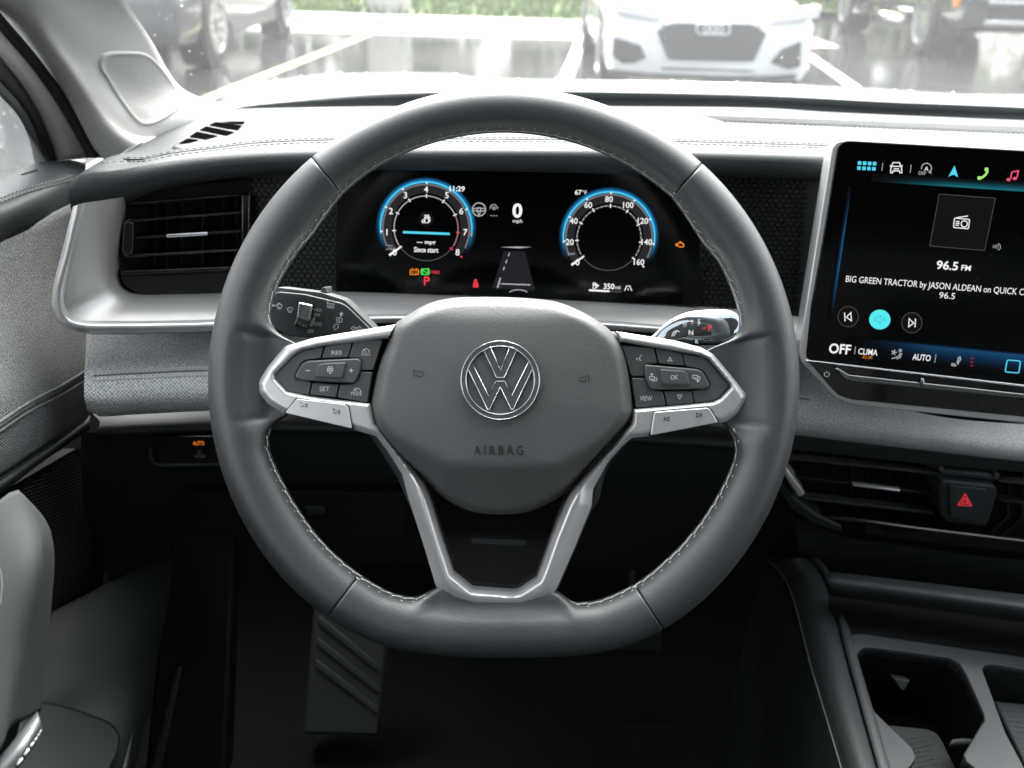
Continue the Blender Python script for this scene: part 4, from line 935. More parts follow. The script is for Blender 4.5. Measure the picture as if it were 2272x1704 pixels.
hexes(556, 742, 395, 650, 'honeycomb_panel'); hexes(1560, 1800, 395, 680, 'honeycomb_panel')
# ---------------------------------------------------------------- silver band: bezel round the left outlet and ledge under the cluster
inn = [(283, 436), (272, 520), (267, 580), (269, 612), (281, 634), (308, 645), (400, 647), (493, 646), (560, 643), (660, 641), (748, 643), (940, 650), (1136, 657), (1341, 665), (1542, 671), (1632, 673), (1755, 681), (1830, 686), (2300, 722)]
out = [(189, 450), (166, 560), (145, 650), (146, 680), (160, 703), (190, 711), (260, 712), (400, 711), (500, 708), (640, 702), (748, 699), (900, 697), (1136, 702), (1334, 711), (1470, 721), (1600, 732), (1755, 743), (1830, 749), (2300, 786)]
def lerp2(a, b, t): return [(x0 + (x1 - x0) * t, y0 + (y1 - y0) * t) for (x0, y0), (x1, y1) in zip(a, b)]
def zipsheet(name, rows, m, parent, n=None, nv=4, thick=0):
    return sheet(name, rows, m, parent, n or 140, nv, thick)
def yx(x): return yb(x)
bez = zipsheet('silver_bezel', [[PY(x, y, .795 + yx(x)) for x, y in inn], [PY(x, y, .765 + yx(x)) for x, y in lerp2(inn, out, .15)], [PY(x, y, .748 + yx(x)) for x, y in lerp2(inn, out, .6)], [PY(x, y, .738 + yx(x)) for x, y in out]], 'silver_paint', DB)
o0 = out
o1 = [(178, 452), (152, 562), (131, 645), (133, 684), (150, 713), (188, 723), (260, 724), (400, 722), (500, 719), (640, 713), (748, 709), (900, 706), (1136, 711), (1334, 720), (1470, 730), (1600, 741), (1755, 752), (1830, 758), (2300, 795)]
o2 = [(163, 458), (138, 560), (118, 642), (119, 690), (142, 724), (186, 738), (260, 739), (400, 737), (500, 734), (640, 726), (748, 719), (900, 716), (1136, 721), (1334, 730), (1470, 740), (1600, 751), (1755, 762), (1830, 768), (2300, 805)]
zipsheet('chrome_strip', [[PY(x, y, .740 + yx(x)) for x, y in o0], [PY(x, y, .7315 + yx(x)) for x, y in lerp2(o0, o1, .35)], [PY(x, y, .7275 + yx(x)) for x, y in o1], [PY(x, y, .729 + yx(x)) for x, y in lerp2(o1, o2, .6)], [PY(x, y, .738 + yx(x)) for x, y in o2], [PY(x, y - 1, .765 + yx(x)) for x, y in o2]], 'silver', DB)
# ---------------------------------------------------------------- left air outlet
LVP = Pl(PY(400, 540, .775 + yb(400)), PY(540, 500, .785) - PY(280, 510, .752), PY(400, 450, .775 + yb(400)) - PY(404, 640, .762 + yb(400)))
av = prism('air_vent', [(262, 418), (556, 396), (556, 664), (300, 662), (272, 646), (262, 600)], LVP, -.075, -.045, 'recess', DB, .001)
def vrail(name, a, b, th, z0, z1, m, parent, pl=LVP, conv=Q5, bev=.0006):
    (x0, y0), (x1, y1) = conv(*a), conv(*b)
    return prism(name, [(x0, y0 - th / 2), (x1, y1 - th / 2), (x1, y1 + th / 2), (x0, y0 + th / 2)], pl, z0, z1, m, parent, bev)
vrail('upper_surround', (1075, 60), (2170, -40), 38, -.05, -.012, 'recess', av)
vrail('slat', (1100, 100), (2150, 18), 5, -.035, -.006, 'piano_black', av)
vrail('slat', (1110, 248), (2090, 178), 6, -.035, -.004, 'piano_black', av)
vrail('slat', (1165, 398), (2085, 340), 6, -.032, -.004, 'satin_black', av)
vrail('slat', (1090, 556), (2080, 502), 6, -.035, -.004, 'piano_black', av)
vrail('slat', (1045, 702), (2170, 655), 9, -.035, -.003, 'piano_black', av)
prism('lower_surround', [Q5(*p) for p in [(1042, 715), (2180, 668), (2180, 900), (1230, 900), (1100, 830), (1050, 770)]], LVP, -.05, -.006, 'satin_black', av, .002)
prism('side_frame', [Q5(*p) for p in [(1062, 300), (1100, 245), (1150, 262), (1160, 290), (1150, 520), (1085, 558), (1055, 510)]], LVP, -.03, -.002, 'piano_black', av, .0015, r=4)
strokes('frame_edge', [[Q5(1112, 240), Q5(1085, 262), Q5(1072, 300), Q5(1062, 500), Q5(1082, 545), Q5(1140, 520)]], 1.8, LVP, -.0012, 'chrome_dark', av)
vrail('tab', (1435, 380), (1800, 358), 9, -.02, .003, 'chrome', av, bev=.0012)
for zx in (1340, 1440, 1570, 1750, 1930, 2040): prism('vane', [Q5(zx, 60), Q5(zx + 14, 60), Q5(zx + 6, 690), Q5(zx - 8, 690)], LVP, -.045, -.036, 'satin_black', av)
prism('end_cap', [Q5(2090, 20), Q5(2160, 15), Q5(2150, 640), Q5(2085, 640)], LVP, -.04, -.003, 'piano_black', av, .001)
strokes('vent_edge', [[Q5(2158, 0), Q5(2150, 330), Q5(2140, 640)]], 1.6, LVP, -.002, 'chrome_dark', av)
# ---------------------------------------------------------------- woven cloth strip across the dash
ct = [(192, 742), (216, 742), (300, 741), (472, 737), (800, 742), (1136, 752), (1500, 770), (1773, 800), (1900, 870), (2060, 920), (2330, 945), (3300, 985)]
c1 = [(190, 790), (212, 784), (300, 782), (472, 778), (800, 784), (1136, 795), (1500, 815), (1773, 845), (1900, 895), (2060, 930), (2330, 960), (3300, 1000)]
c2 = [(187, 836), (206, 834), (300, 829), (472, 822), (800, 828), (1136, 838), (1500, 858), (1773, 883), (1900, 915), (2060, 945), (2330, 976), (3300, 1018)]
c3 = [(187, 880), (204, 884), (300, 879), (472, 872), (800, 876), (1136, 884), (1500, 902), (1773, 925), (1900, 944), (2060, 968), (2330, 1000), (3300, 1044)]
c4 = [(192, 905), (208, 915), (300, 912), (472, 904), (800, 905), (1136, 912), (1500, 928), (1773, 953), (1900, 970), (2060, 990), (2330, 1020), (3300, 1066)]
c5 = [(196, 908), (214, 922), (300, 919), (472, 911), (800, 912), (1136, 920), (1500, 938), (1773, 967), (1900, 983), (2060, 1002), (2330, 1032), (3300, 1078)]
def cy_(x, L, R): f = min(1, max(0, (x - 1500) / 400)); return L + (R - L) * f
cl = sheet('cloth_strip', [[PY(x, y, cy_(x, *Y) + yx(x)) for x, y in r] for r, Y in ((ct, (.790, .772)), (c1, (.763, .760)), (c2, (.741, .749)), (c3, (.731, .742)), (c4, (.738, .746)), (c5, (.775, .778)))], 'weave', DB, 120, 6)
clhit = caster(cl)
for dy, m, r_, dY in ((0, 'thread_dark', .0007, 0), (-7, 'weave', .0012, 0), (10, 'weave', .0012, 0)):
    pts = cr([clhit(x, y + dy, .0001) for x, y in lerpx(c2[1:-1], 60) if x < 1830], 200)
    tube('piping', pts, r_, m if m != 'weave' else 'weave', cl, n=6)
# ---------------------------------------------------------------- lower dash
sheet('lower_ledge', [rowp([(205, 918), (470, 908), (800, 908), (1136, 914), (1700, 950)], .80), rowp([(222, 938), (470, 928), (800, 930), (1136, 938), (1700, 970)], .785), rowp([(212, 962), (470, 952), (800, 955), (1136, 962), (1700, 995)], .775), rowp([(214, 968), (470, 958), (800, 962), (1136, 968), (1700, 1002)], .80)], 'plastic_soft', DB, 50, 4)
sheet('knee_panel', [rowp([(180, 960), (470, 955), (900, 958), (1300, 968), (1760, 1000)], .800), rowp([(180, 1040), (470, 1035), (900, 1040), (1300, 1050), (1760, 1080)], .805), rowp([(190, 1140), (470, 1120), (900, 1120), (1300, 1130), (1760, 1160)], .825), rowp([(240, 1290), (470, 1260), (900, 1250), (1300, 1260), (1760, 1290)], .88)], 'plastic_dark', DB, 50, 5)
KP = Pl(PY(420, 1000, .772), PY(480, 998, .772) - PY(420, 1000, .772), (0, 0, 1))
sw = prism('light_switch_panel', [Q9(1310, 470), Q9(1310, 620), Q9(1340, 680), Q9(1380, 690), Q9(2100, 690), Q9(2100, 440), Q9(1330, 450)], KP, -.01, .004, 'piano_black', DB, .001)
tube('panel_edge', [KP.P(*Q9(*p), .004) for p in [(1300, 560), (1308, 640), (1340, 690), (1390, 700), (2150, 690)]], .0016, 'plastic_grey', sw, n=6)
text('symbol', 'AUTO', *Q9(1715, 512), 8.5, KP, .0046, 'lit_amber', sw, width=25)
text('symbol', 'MODE', *Q9(1727, 626), 6.5, KP, .0046, 'print_grey', sw, width=24)
x, y = Q9(1722, 588); strokes('symbol', [arc(x, y, 3, 0, 360, 12)] + [[(x + 4.2 * cos(a * pi / 4), y + 4.2 * sin(a * pi / 4)), (x + 5.6 * cos(a * pi / 4), y + 5.6 * sin(a * pi / 4))] for a in range(8)], 1.0, KP, .0046, 'print_grey', sw)
KQ = Pl(PY(700, 1120, .79), (1, 0, 0), (0, .15, 1))
prism('knee_hatch', [(412, 1086), (900, 1092), (900, 1200), (420, 1190)], KQ, -.02, .002, 'recess', DB, .002)
prism('release_handle', [(672, 1122), (722, 1124), (722, 1146), (680, 1148)], KQ, .0, .008, 'plastic_dark', DB, .003)
# ---------------------------------------------------------------- centre outlets and hazard switch
VP_ = Pl(PY(2000, 1090, .80), PY(2200, 1118, .805) - PY(1800, 1066, .80), (0, -.10, 1))
cv = prism('air_vent', [R4(*p) for p in [(60, 1180), (700, 1260), (2400, 1480), (2600, 2000), (700, 1850), (330, 1780), (100, 1560)]], VP_, -.06, -.04, 'recess', DB)
prism('upper_surround', [R4(*p) for p in [(120, 1130), (240, 1105), (2500, 1370), (2500, 1465), (1480, 1385), (210, 1245), (110, 1240)]], VP_, -.04, .0, 'plastic_dark', cv, .002)
def crail(nm, a, b, th, z0, z1, m, bev=.0006): return vrail(nm, a, b, th, z0, z1, m, cv, VP_, R4, bev)
crail('slat', (185, 1315), (1470, 1450), 5, -.014, -.005, 'plastic_soft'); crail('slat', (250, 1480), (1430, 1625), 6, -.014, -.005, 'satin_black'); crail('slat', (300, 1660), (1440, 1790), 6, -.014, -.004, 'plastic_soft')
crail('slat', (1990, 1510), (2500, 1570), 5, -.014, -.005, 'plastic_soft'); crail('slat', (2000, 1680), (2500, 1740), 6, -.014, -.005, 'satin_black')
crail('tab', (735, 1545), (1145, 1595), 5, -.005, .0, 'silver', .0008)
for zx in (560, 720, 860, 1050, 1230, 1400, 2080, 2200): prism('vane', [R4(zx, 1290), R4(zx + 14, 1290), R4(zx + 4, 1840), R4(zx - 10, 1840)], VP_, -.045, -.036, 'satin_black', cv)
prism('lower_surround', [R4(*p) for p in [(280, 1800), (720, 1835), (2500, 2060), (2500, 2180), (640, 1960), (420, 1900)]], VP_, -.04, .002, 'piano_black', cv, .002)
prism('silver_blade', [R4(*p) for p in [(150, 1385), (310, 1600), (325, 1625), (265, 1655), (130, 1450)]], VP_, -.02, .008, 'silver', cv, .0015)
prism('side_blade', [R4(*p) for p in [(100, 1500), (250, 1668), (420, 1800), (640, 1900), (640, 1960), (400, 1890), (200, 1760), (60, 1560)]], VP_, -.03, .004, 'plastic_dark', cv, .002)
hz = prism('hazard_switch', [R4(*p) for p in [(1480, 1560), (1500, 1500), (1960, 1550), (1985, 1600), (1910, 1850), (1870, 1900), (1540, 1860), (1490, 1800)]], VP_, -.03, .006, 'plastic_soft', cv, .003, r=6)
prism('switch_cap', [R4(*p) for p in [(1560, 1545), (1890, 1580), (1850, 1830), (1800, 1850), (1580, 1820)]], VP_, .004, .009, 'plastic_soft', hz, .0015, r=6)
x, y = R4(1700, 1668); strokes('symbol', [[(x - 15, y + 12), (x + 15, y + 14), (x + 1, y - 12), (x - 15, y + 12)], [(x - 7, y + 8), (x + 8, y + 9), (x + 1, y - 3), (x - 7, y + 8)]], 2.0, VP_, .0096, 'lit_red', hz)
for a, b in (((1478, 1390), (1520, 1430)), ((1960, 1445), (2000, 1490))):
    prism('bracket', [R4(a[0], a[1]), R4(b[0], a[1] + 6), R4(b[0], b[1] + 5), R4(a[0], b[1])], VP_, -.02, .003, 'plastic_grey', cv, .001)
prism('bridge', [R4(1500, 1410), R4(1990, 1460), R4(1980, 1512), R4(1500, 1462)], VP_, -.03, .001, 'plastic_soft', cv, .002)
sheet('centre_panel', [rowp([(1755, 1140), (1850, 1185), (2000, 1210), (2330, 1250), (3300, 1330)], .80), rowp([(1770, 1200), (1850, 1215), (2000, 1235), (2330, 1280), (3300, 1360)], .80), rowp([(1780, 1260), (1850, 1270), (2000, 1285), (2330, 1330), (3300, 1410)], .83), rowp([(1790, 1330), (1850, 1340), (2000, 1350), (2330, 1400), (3300, 1480)], .88)], 'plastic_dark', DB, 30, 4)
sheet('passenger_panel', [[PY(x, y, Y) for x, y in r] for r, Y in (([(2360, 1020), (2800, 1045), (3300, 1072)], .82), ([(2360, 1130), (2800, 1160), (3300, 1190)], .822), ([(2360, 1262), (2800, 1300), (3300, 1335)], .835))], 'plastic_dark', DB, 20, 4)
sheet('passenger_trim', [[PY(x, y, Y) for x, y in r] for r, Y in (([(1850, 420), (2400, 440), (3300, 472)], .85), ([(1850, 600), (2400, 625), (3300, 655)], .84), ([(1850, 690), (2400, 725), (3300, 765)], .825))], 'plastic_dark', DB, 20, 4)
# ================================================================ instrument display
IN = thing('instrument_display', CB.P(1136, 655), 'digital instrument display with blue ringed rev counter and speedometer', 'display')
scr = prism('screen', [(746, 368), (1136, 372), (1558, 386), (1553, 678), (1136, 664), (744, 648)], CB, -.006, .0, 'screen_glass', IN, .0006)
zc = .0004
def dial(cx, cy, ro, marks, labels, red_from, minor, title):
    su, sv = CB.scale(cx, cy); ca, cb = CB.px(cx, cy, zc)
    P_ = lambda a, r, z=zc: CB.W(ca + r * su * cos(radians(a)), cb + r * su * sin(radians(a)), z)
    DL = mk('dial_face', [P_(a, r) for r in (ro * .76, ro * .95) for a in [-34 + i * 4 for i in range(63)]], [(i, i + 1, 63 + i + 1, 63 + i) for i in range(62)], 'lit_dial', scr, smooth=False)
    def ringm(nm, r0, r1, a0, a1, m, z, uvv=False, n=80):
        V = [P_(a0 + (a1 - a0) * i / n, r, z) for r in (r0, r1) for i in range(n + 1)]
        uv = [(i / n, j) for j in (0, 1) for i in range(n + 1)]
        return mk(nm, V, [(i, i + 1, n + 2 + i, n + 1 + i) for i in range(n)], m, DL, smooth=False, uv=uv)
    ringm('edge_ring', ro * .925, ro * .965, -25, 205, 'lit_dial_edge', zc * 1.6)
    V = []; n = 80; uv = []
    for r, u in ((ro * .97, .35), (ro * 1.0, 1), (ro * 1.035, .45), (ro * 1.11, 0)):
        for i in range(n + 1):
            a = -32 + 244 * i / n; f = min(1, max(0, min(i, n - i) / 16)); V.append(P_(a, r, zc * .9)); uv.append((0, u * f))
    mk('glow_ring', V, [(j * (n + 1) + i, j * (n + 1) + i + 1, (j + 1) * (n + 1) + i + 1, (j + 1) * (n + 1) + i) for j in range(3) for i in range(n)], 'glow_ring', DL, smooth=False, uv=uv)
    ringm('bright_ring', ro * .985, ro * 1.01, -8, 188, 'lit_cyan', zc * 1.2)
    ringm('inner_ring', ro * .685, ro * .715, -30, 210, 'lit_dial_edge', zc * 1.6); ringm('inner_ring', ro * .69, ro * .705, 210, 330, 'lit_dim', zc * 1.6)
    N_ = len(marks) - 1
    for i, lb in enumerate(labels):
        a = 217 - 254 * i / N_; m = 'lit_red' if (red_from is not None and i >= red_from) else 'lit_white'
        px_ = cx + ro * .86 * cos(radians(a)) ; py_ = cy - ro * .86 * sin(radians(a))
        fsz = .135 * ro if len(lb) < 2 else .125 * ro
        if len(lb) == 3: px_ -= (3 if i > N_ / 2 else 0)
        if lb: text('numeral', lb, px_, py_, fsz, CB, zc * 2, 'lit_white' if m != 'lit_red' else 'lit_white', DL, bold=.014)
        for r0, r1, hw in ((ro * .66, ro * .74, 1.3), (ro * .955, ro * 1.0, 1.7)):
            t = radians(a); v0, v1 = P_(a, r0, zc * 2.2), P_(a, r1, zc * 2.2); s = (CB.v * cos(t) - CB.u * sin(t)) * hw * su
            mk('mark', [v0 - s, v1 - s, v1 + s, v0 + s], [(0, 1, 2, 3)], m, DL, smooth=False)
    V = []; Fc = []; V2 = []; F2 = []
    for i in range(N_ * minor):
        if i % minor == 0: continue
        a = 217 - 254 * i / (N_ * minor); red = red_from is not None and i / minor > red_from - 1
        p = P_(a, ro * .70, zc * 2.2); vv, ff = (V2, F2) if red else (V, Fc); o = len(vv); k = 1.0 * su
        vv += [p + CB.u * k * c + CB.v * k * s for c, s in ((1, 0), (.5, .87), (-.5, .87), (-1, 0), (-.5, -.87), (.5, -.87))]; ff.append(tuple(range(o, o + 6)))
    struct(mk('tick_dots', V, Fc, 'lit_white', DL, smooth=False), 'stuff')
    if V2: struct(mk('tick_dots', V2, F2, 'lit_red', DL, smooth=False), 'stuff')
    a = 217; t = radians(a); v0, v1 = P_(a, ro * .66, zc * 2.8), P_(a, ro * 1.0, zc * 2.8); s = (CB.v * cos(t) - CB.u * sin(t)) * 2.0 * su
    mk('needle', [v0 - s * .8, v1 - s * 1.3, v1 + s * 1.3, v0 + s * .8], [(0, 1, 2, 3)], 'lit_white', DL, smooth=False)
    return DL
tc_ = (G6(1470, 495)); sp_ = (G7(838, 580))
d1 = dial(tc_[0], tc_[1], 101.5, range(9), ['0', '1', '2', '3', '4', '5', '6', '7', '8'], 7, 10, 'rpm')
d2 = dial(sp_[0], sp_[1], 101.5, range(9), ['0', '20', '40', '60', '80', '100', '120', '140', '160'], None, 4, 'mph')
zi = zc * 2
text('caption', 'rpm', *G6(1160, 640), 5, CB, zi, 'lit_grey', d1, width=13); text('caption', 'x1000', *G6(1163, 670), 6, CB, zi, 'lit_grey', d1, width=21)
text('caption', 'mph', *G7(515, 710), 6, CB, zi, 'lit_grey', d2, width=15)
flat('icon_disc', [[(G6(1470, 412)[0] + 17 * cos(a * pi / 16), G6(1470, 412)[1] + 17 * sin(a * pi / 16)) for a in range(32)]], CB, zc, 'lit_tile', scr)
def pump(x, y, s, nm='icon', m='lit_white', wd=1.6):
    q = lambda a, b: (x + a * s, y + b * s)
    return strokes(nm, [[q(-4, 8), q(-4, -8), q(4, -8), q(4, 8), q(-6, 8)], [q(-2, -5), q(2, -5), q(2, -1), q(-2, -1), q(-2, -5)], [q(4, -6), q(7, -3), q(7, 5), q(5, 6), q(5, 2), q(4, 1)]], wd, CB, zi, m, scr)
x, y = G6(1474, 412); pump(x, y, 1.05); strokes('icon', [arc(x - 7, y + 5, 3.6, 0, 360, 12), [(x - 10, y + 8), (x - 4, y + 2)]], 1.4, CB, zi, 'lit_white', scr)
strokes('divider', [[G6(1268, 526), G6(1674, 541)]], 5, CB, zi, 'lit_cyan', scr)
text('caption', '--- mpg', *G6(1470, 610), 8.5, CB, zi, 'lit_white', scr, width=42, bold=.02); text('caption', 'Since start', *G6(1470, 678), 11, CB, zi, 'lit_white', scr, width=54, bold=.02)
text('clock', '11:29', *G6(1738, 150), 11, CB, zi, 'lit_white', scr, width=34, bold=.025)
x, y = G6(1927, 330); strokes('icon', [arc(x, y, 14.5, 0, 360, 28)], 2.6, CB, zi, 'lit_grey', scr); strokes('icon', [[(x - 13, y - 2), (x - 4, y - 3), (x + 4, y - 3), (x + 13, y - 2)], [(x - 13, y + 2), (x - 4, y + 4), (x, y + 13), (x + 4, y + 4), (x + 13, y + 2)], arc(x, y, 4, 0, 360, 10)], 2.2, CB, zi, 'lit_grey', scr)
x, y = G6(2055, 310); strokes('icon', [arc(x, y + 1, 7, 0, 180, 10), [(x - 9, y + 4), (x - 6, y - 5)], [(x + 7, y + 4), (x + 10, y)], [(x - 3, y + 3), (x + 3, y + 6)], arc(x, y + 2, 3, 0, 360, 8)], 1.6, CB, zi, 'lit_grey', scr)
text('caption', '---', *G6(2055, 378), 8, CB, zi, 'lit_grey', scr, width=17)
text('speed_readout', '0', 1148, G7(0, 338)[1], 30, CB, zi, 'lit_white', scr, width=22, bold=.03); text('caption', 'mph', *G7(48, 428), 8.5, CB, zi, 'lit_white', scr, width=21)
text('temperature', '67', *G7(573, 182), 10.5, CB, zi, 'lit_white', scr, width=15, bold=.02); text('temperature', '°F', *G7(627, 184), 9, CB, zi, 'lit_white', scr, width=10)
# lane picture
flat('lane_picture', [[G7(-70, 690), G7(110, 690), G7(200, 1030), G7(-170, 1012)]], CB, zc, 'lit_road', scr)
flat('lane_line', [[G6(2185 - i * 22, 705 + i * 60), G6(2195 - i * 22, 705 + i * 60), G6(2186 - i * 22, 735 + i * 60), G6(2176 - i * 22, 735 + i * 60)] for i in range(3)] + [[G6(2105, 920), G6(2118, 920), G6(2095, 1005), G6(2080, 1005)]], CB, zi, 'lit_grey', scr)
strokes('lane_line', [[G6(2115, 972), G7(160, 982)]], 2.6, CB, zi, 'lit_grey', scr)
strokes('lane_line', [arc(1150, 652, 22, 25, 155, 8, 9)], 2, CB, zi, 'lit_grey', scr)
flat('horizon_glow', [[G6(2110, 655), (1150, 547), G7(170, 655), (1150, 551)]], CB, zi, 'lit_grey', scr)
# warning lamps
x, y = G6(1368, 868); strokes('battery_lamp', [[(x - 9, y - 4), (x + 9, y - 4), (x + 9, y + 6), (x - 9, y + 6), (x - 9, y - 4)], [(x - 6, y - 6.5), (x - 3, y - 6.5)], [(x + 3, y - 6.5), (x + 6, y - 6.5)], [(x - 6, y + 1), (x - 2, y + 1)], [(x + 2, y + 1), (x + 6, y + 1)]], 2, CB, zi, 'lit_amber', scr)
x, y = G6(1462, 868); strokes('brake_lamp', [arc(x, y, 6.5, 0, 360, 16), arc(x, y, 9.5, 125, 235, 8), arc(x, y, 9.5, -55, 55, 8), [(x - 5, y - 3), (x + 5, y + 3)]], 2.2, CB, zi, 'lit_green', scr)
text('park_lamp', 'PARK', *G6(1553, 872), 8, CB, zi, 'lit_red', scr, width=19); text('gear_readout', 'P', *G6(1476, 946), 19, CB, zi, 'lit_red', scr, width=13, bold=.02)
x, y = G6(1898, 968); strokes('seatbelt_lamp', [arc(x, y - 6, 2.4, 0, 360, 8), [(x - 4, y - 1), (x + 4, y - 1), (x + 5, y + 6), (x - 5, y + 6), (x - 4, y - 1)], [(x - 3, y - 1), (x + 4, y + 5)], [(x - 6, y + 8), (x + 6, y + 8)], [(x, y), (x, y + 6)]], 2.4, CB, zi, 'lit_red', scr)
x, y = G7(1452, 634); strokes('engine_lamp', [[(x - 7, y - 2), (x - 4, y - 2), (x - 2, y - 4), (x + 4, y - 4), (x + 6, y - 1), (x + 8, y - 1), (x + 8, y + 4), (x + 5, y + 5), (x - 2, y + 5), (x - 5, y + 2), (x - 7, y + 2), (x - 7, y - 2)], [(x - 2, y - 6), (x + 3, y - 6)], [(x - 9, y - 3), (x - 9, y + 3)]], 2.3, CB, zi, 'lit_amber', scr)
x, y = G7(712, 988); pump(x, y, .75, wd=1.5); flat('icon', [[(x + 5, y - 4), (x + 5, y + 4), (x + 11, y)]], CB, zi, 'lit_white', scr)
text('range_readout', '350', *G7(838, 994), 12, CB, zi, 'lit_white', scr, width=24, bold=.02); text('range_readout', 'mi', *G7(915, 1002), 8.5, CB, zi, 'lit_white', scr, width=11)
strokes('fuel_bar', [[G7(664, 1027), G7(842, 1037)]], 4.2, CB, zi, 'lit_white', scr); strokes('fuel_bar', [[G7(842, 1037), G7(950, 1040)]], 2, CB, zi, 'lit_dim', scr)
x, y = G7(1004, 1010); strokes('icon', [[(x - 8, y + 6), (x - 3, y - 6)], [(x + 8, y + 6), (x + 3, y - 6)], [(x, y - 6), (x, y - 3)], [(x, y), (x, y + 5)]], 1.9, CB, zi, 'lit_white', scr)
# ================================================================ touchscreen
TS = thing('touchscreen', PY(2000, 900, .80), 'large black touchscreen with silver frame showing radio station 96.5 FM', 'touchscreen')
TPl = plane3(PY(1880, 318, .765), PY(2272, 343, .752), PY(1880, 318, .765) * 2 - PY(1785, 800, .728))
ol = [R1(690, 32), R4(2400, -1330), R4(2400, 1030), R4(2212, 1010), R4(720, 850), R4(590, 800), R4(520, 730), R4(290, 480), R4(262, 400), R4(275, 330), R1(480, 520), R1(545, 110), R1(590, 55)]
ol = [R1(690, 32), R1(2212, 118), R1(3000, 165), R4(3000, 1110), R4(2212, 1010), R4(720, 850), R4(590, 800), R4(520, 730), R4(290, 480), R4(264, 400), R4(275, 330), R1(480, 520), R1(548, 110), R1(595, 55)]
prism('silver_frame', ol, TPl, -.022, .002, 'silver', TS, .0022, 3, r=6)
gl = [R1(695, 46), R1(2212, 132), R1(3000, 178), R4(3000, 1040), R4(2212, 955), R4(720, 805), R4(610, 765), R4(560, 715), R4(345, 462), R4(330, 420), R4(372, 0), R1(520, 620), R1(598, 115), R1(640, 62)]
ts = prism('screen', gl, TPl, .0, .0028, 'screen_glass', TS, .0008, 2, r=5)
zq = .0034
prism('lower_panel', [R4(330, 468), R4(2212, 690), R4(3000, 785), R4(3000, 1040), R4(2212, 955), R4(720, 805), R4(610, 765), R4(560, 715), R4(380, 505)], TPl, .002, .0042, 'piano_black', TS, .0006)
sb = prism('slider_bar', [R4(575, 540), R4(600, 528), R4(700, 590), R4(2212, 755), R4(3000, 845), R4(3000, 890), R4(2212, 800), R4(740, 655), R4(660, 630)], TPl, .003, .0085, 'chrome_dark', TS, .0022, 3)
prism('screen_edge', [R4(325, 462), R4(2212, 678), R4(3000, 772), R4(3000, 790), R4(2212, 695), R4(335, 474)], TPl, .002, .0052, 'chrome', TS, .0006)
prism('slider_mark', [R4(1322, 622), R4(1352, 622), R4(1358, 710), R4(1316, 708)], TPl, .004, .0098, 'chrome_dark', sb, .001)
x, y = R4(508, 585); strokes('symbol', [arc(x, y, 5.6, 130, 410, 18), [(x, y - 7), (x, y - 1)]], 1.7, TPl, .0046, 'print_white', TS)
# glow bands of the picture
def band(name, pts, m, fn, nx=24, ny=8):
    V = []; uv = []
    for j in range(ny + 1):
        for i in range(nx + 1):
            u, v = i / nx, j / ny; q = [pts[0][k] * (1 - u) * (1 - v) + pts[1][k] * u * (1 - v) + pts[2][k] * u * v + pts[3][k] * (1 - u) * v for k in (0, 1)]
            V.append(TPl.P(*q, zq - .0003)); uv.append((u, fn(u, v)))
    mk(name, V, [(j * (nx + 1) + i, j * (nx + 1) + i + 1, (j + 1) * (nx + 1) + i + 1, (j + 1) * (nx + 1) + i) for j in range(ny) for i in range(nx)], m, ts, smooth=False, uv=uv)
fd = lambda u, w_: min(1, max(0, u / w_))
band('header_glow', [R1(900, 330), R1(3000, 440), R1(3000, 540), R1(890, 400)], 'glow_teal', lambda u, v: .85 * fd(u, .35) * v ** 1.5)
band('footer_glow', [R4(690, 250), R4(3000, 480), R4(3000, 700), R4(650, 430)], 'glow_blue', lambda u, v: (.35 + .4 * u) * fd(u, .3) * (1 - v) ** 1.3 * fd(v, .06))
band('side_glow', [R1(690, 440), R1(722, 440), R1(550, 1600), R1(500, 1600)], 'glow_blue', lambda u, v: .8 * u ** 2 * min(fd(v, .35), fd(1 - v, .35)))
def sq(x, y, h): return rnd([(x - h, y - h), (x + h, y - h), (x + h, y + h), (x - h, y + h)], 1.5, 2)
for i in range(4):
    for j in range(2): flat('app_dot', [sq(*R1(792 + i * 43 - j * 6, 240 + i * 2 + j * 44), 4.0)], TPl, zq, 'lit_cyan', ts)
for a, b in (((992, 240), (984, 308)), ((1238, 255), (1228, 325))): strokes('divider', [[R1(*a), R1(*b)]], 1.4, TPl, zq, 'lit_grey', ts)
carsym(*R1(1108, 285), 2.05, TPl, zq, 'lit_white', ts, 2.2)
x, y = R1(1370, 285); strokes('icon', [arc(x, y, 11, -40, 190, 18)], 2, TPl, zq, 'lit_grey', ts); text('icon', 'A', x, y + 1, 9, TPl, zq, 'lit_white', ts, bold=.01); text('icon', 'OFF', *R1(1332, 327), 8, TPl, zq, 'lit_grey', ts, width=17, bold=.01)
flat('icon', [[(x + 8, y + 4), (x + 12, y + 12), (x + 4, y + 10)]], TPl, zq, 'lit_grey', ts)
flat('icon', [[R1(1612, 262), R1(1602, 340), R1(1558, 358)], [R1(1612, 262), R1(1643, 362), R1(1602, 340)]], TPl, zq, 'lit_cyan', ts)
strokes('icon', [[tuple(p)[:2] for p in cr([(*R1(1885, 290), 0), (*R1(1896, 310), 0), (*R1(1880, 340), 0), (*R1(1850, 365), 0), (*R1(1822, 374), 0)], 14)]], 5.0, TPl, zq, 'lit_lime', ts); flat('icon', [sq(*R1(1888, 296), 4), sq(*R1(1826, 370), 4)], TPl, zq + .0001, 'lit_lime', ts)
strokes('icon', [[R1(2095, 378), R1(2108, 318), R1(2164, 308), R1(2150, 368)]], 3, TPl, zq, 'lit_pink', ts); flat('icon', [[(c[0] + 4.6 * cos(a * pi / 8), c[1] + 3.6 * sin(a * pi / 8)) for a in range(16)] for c in (R1(2078, 384), R1(2132, 374))], TPl, zq + .0001, 'lit_pink', ts)
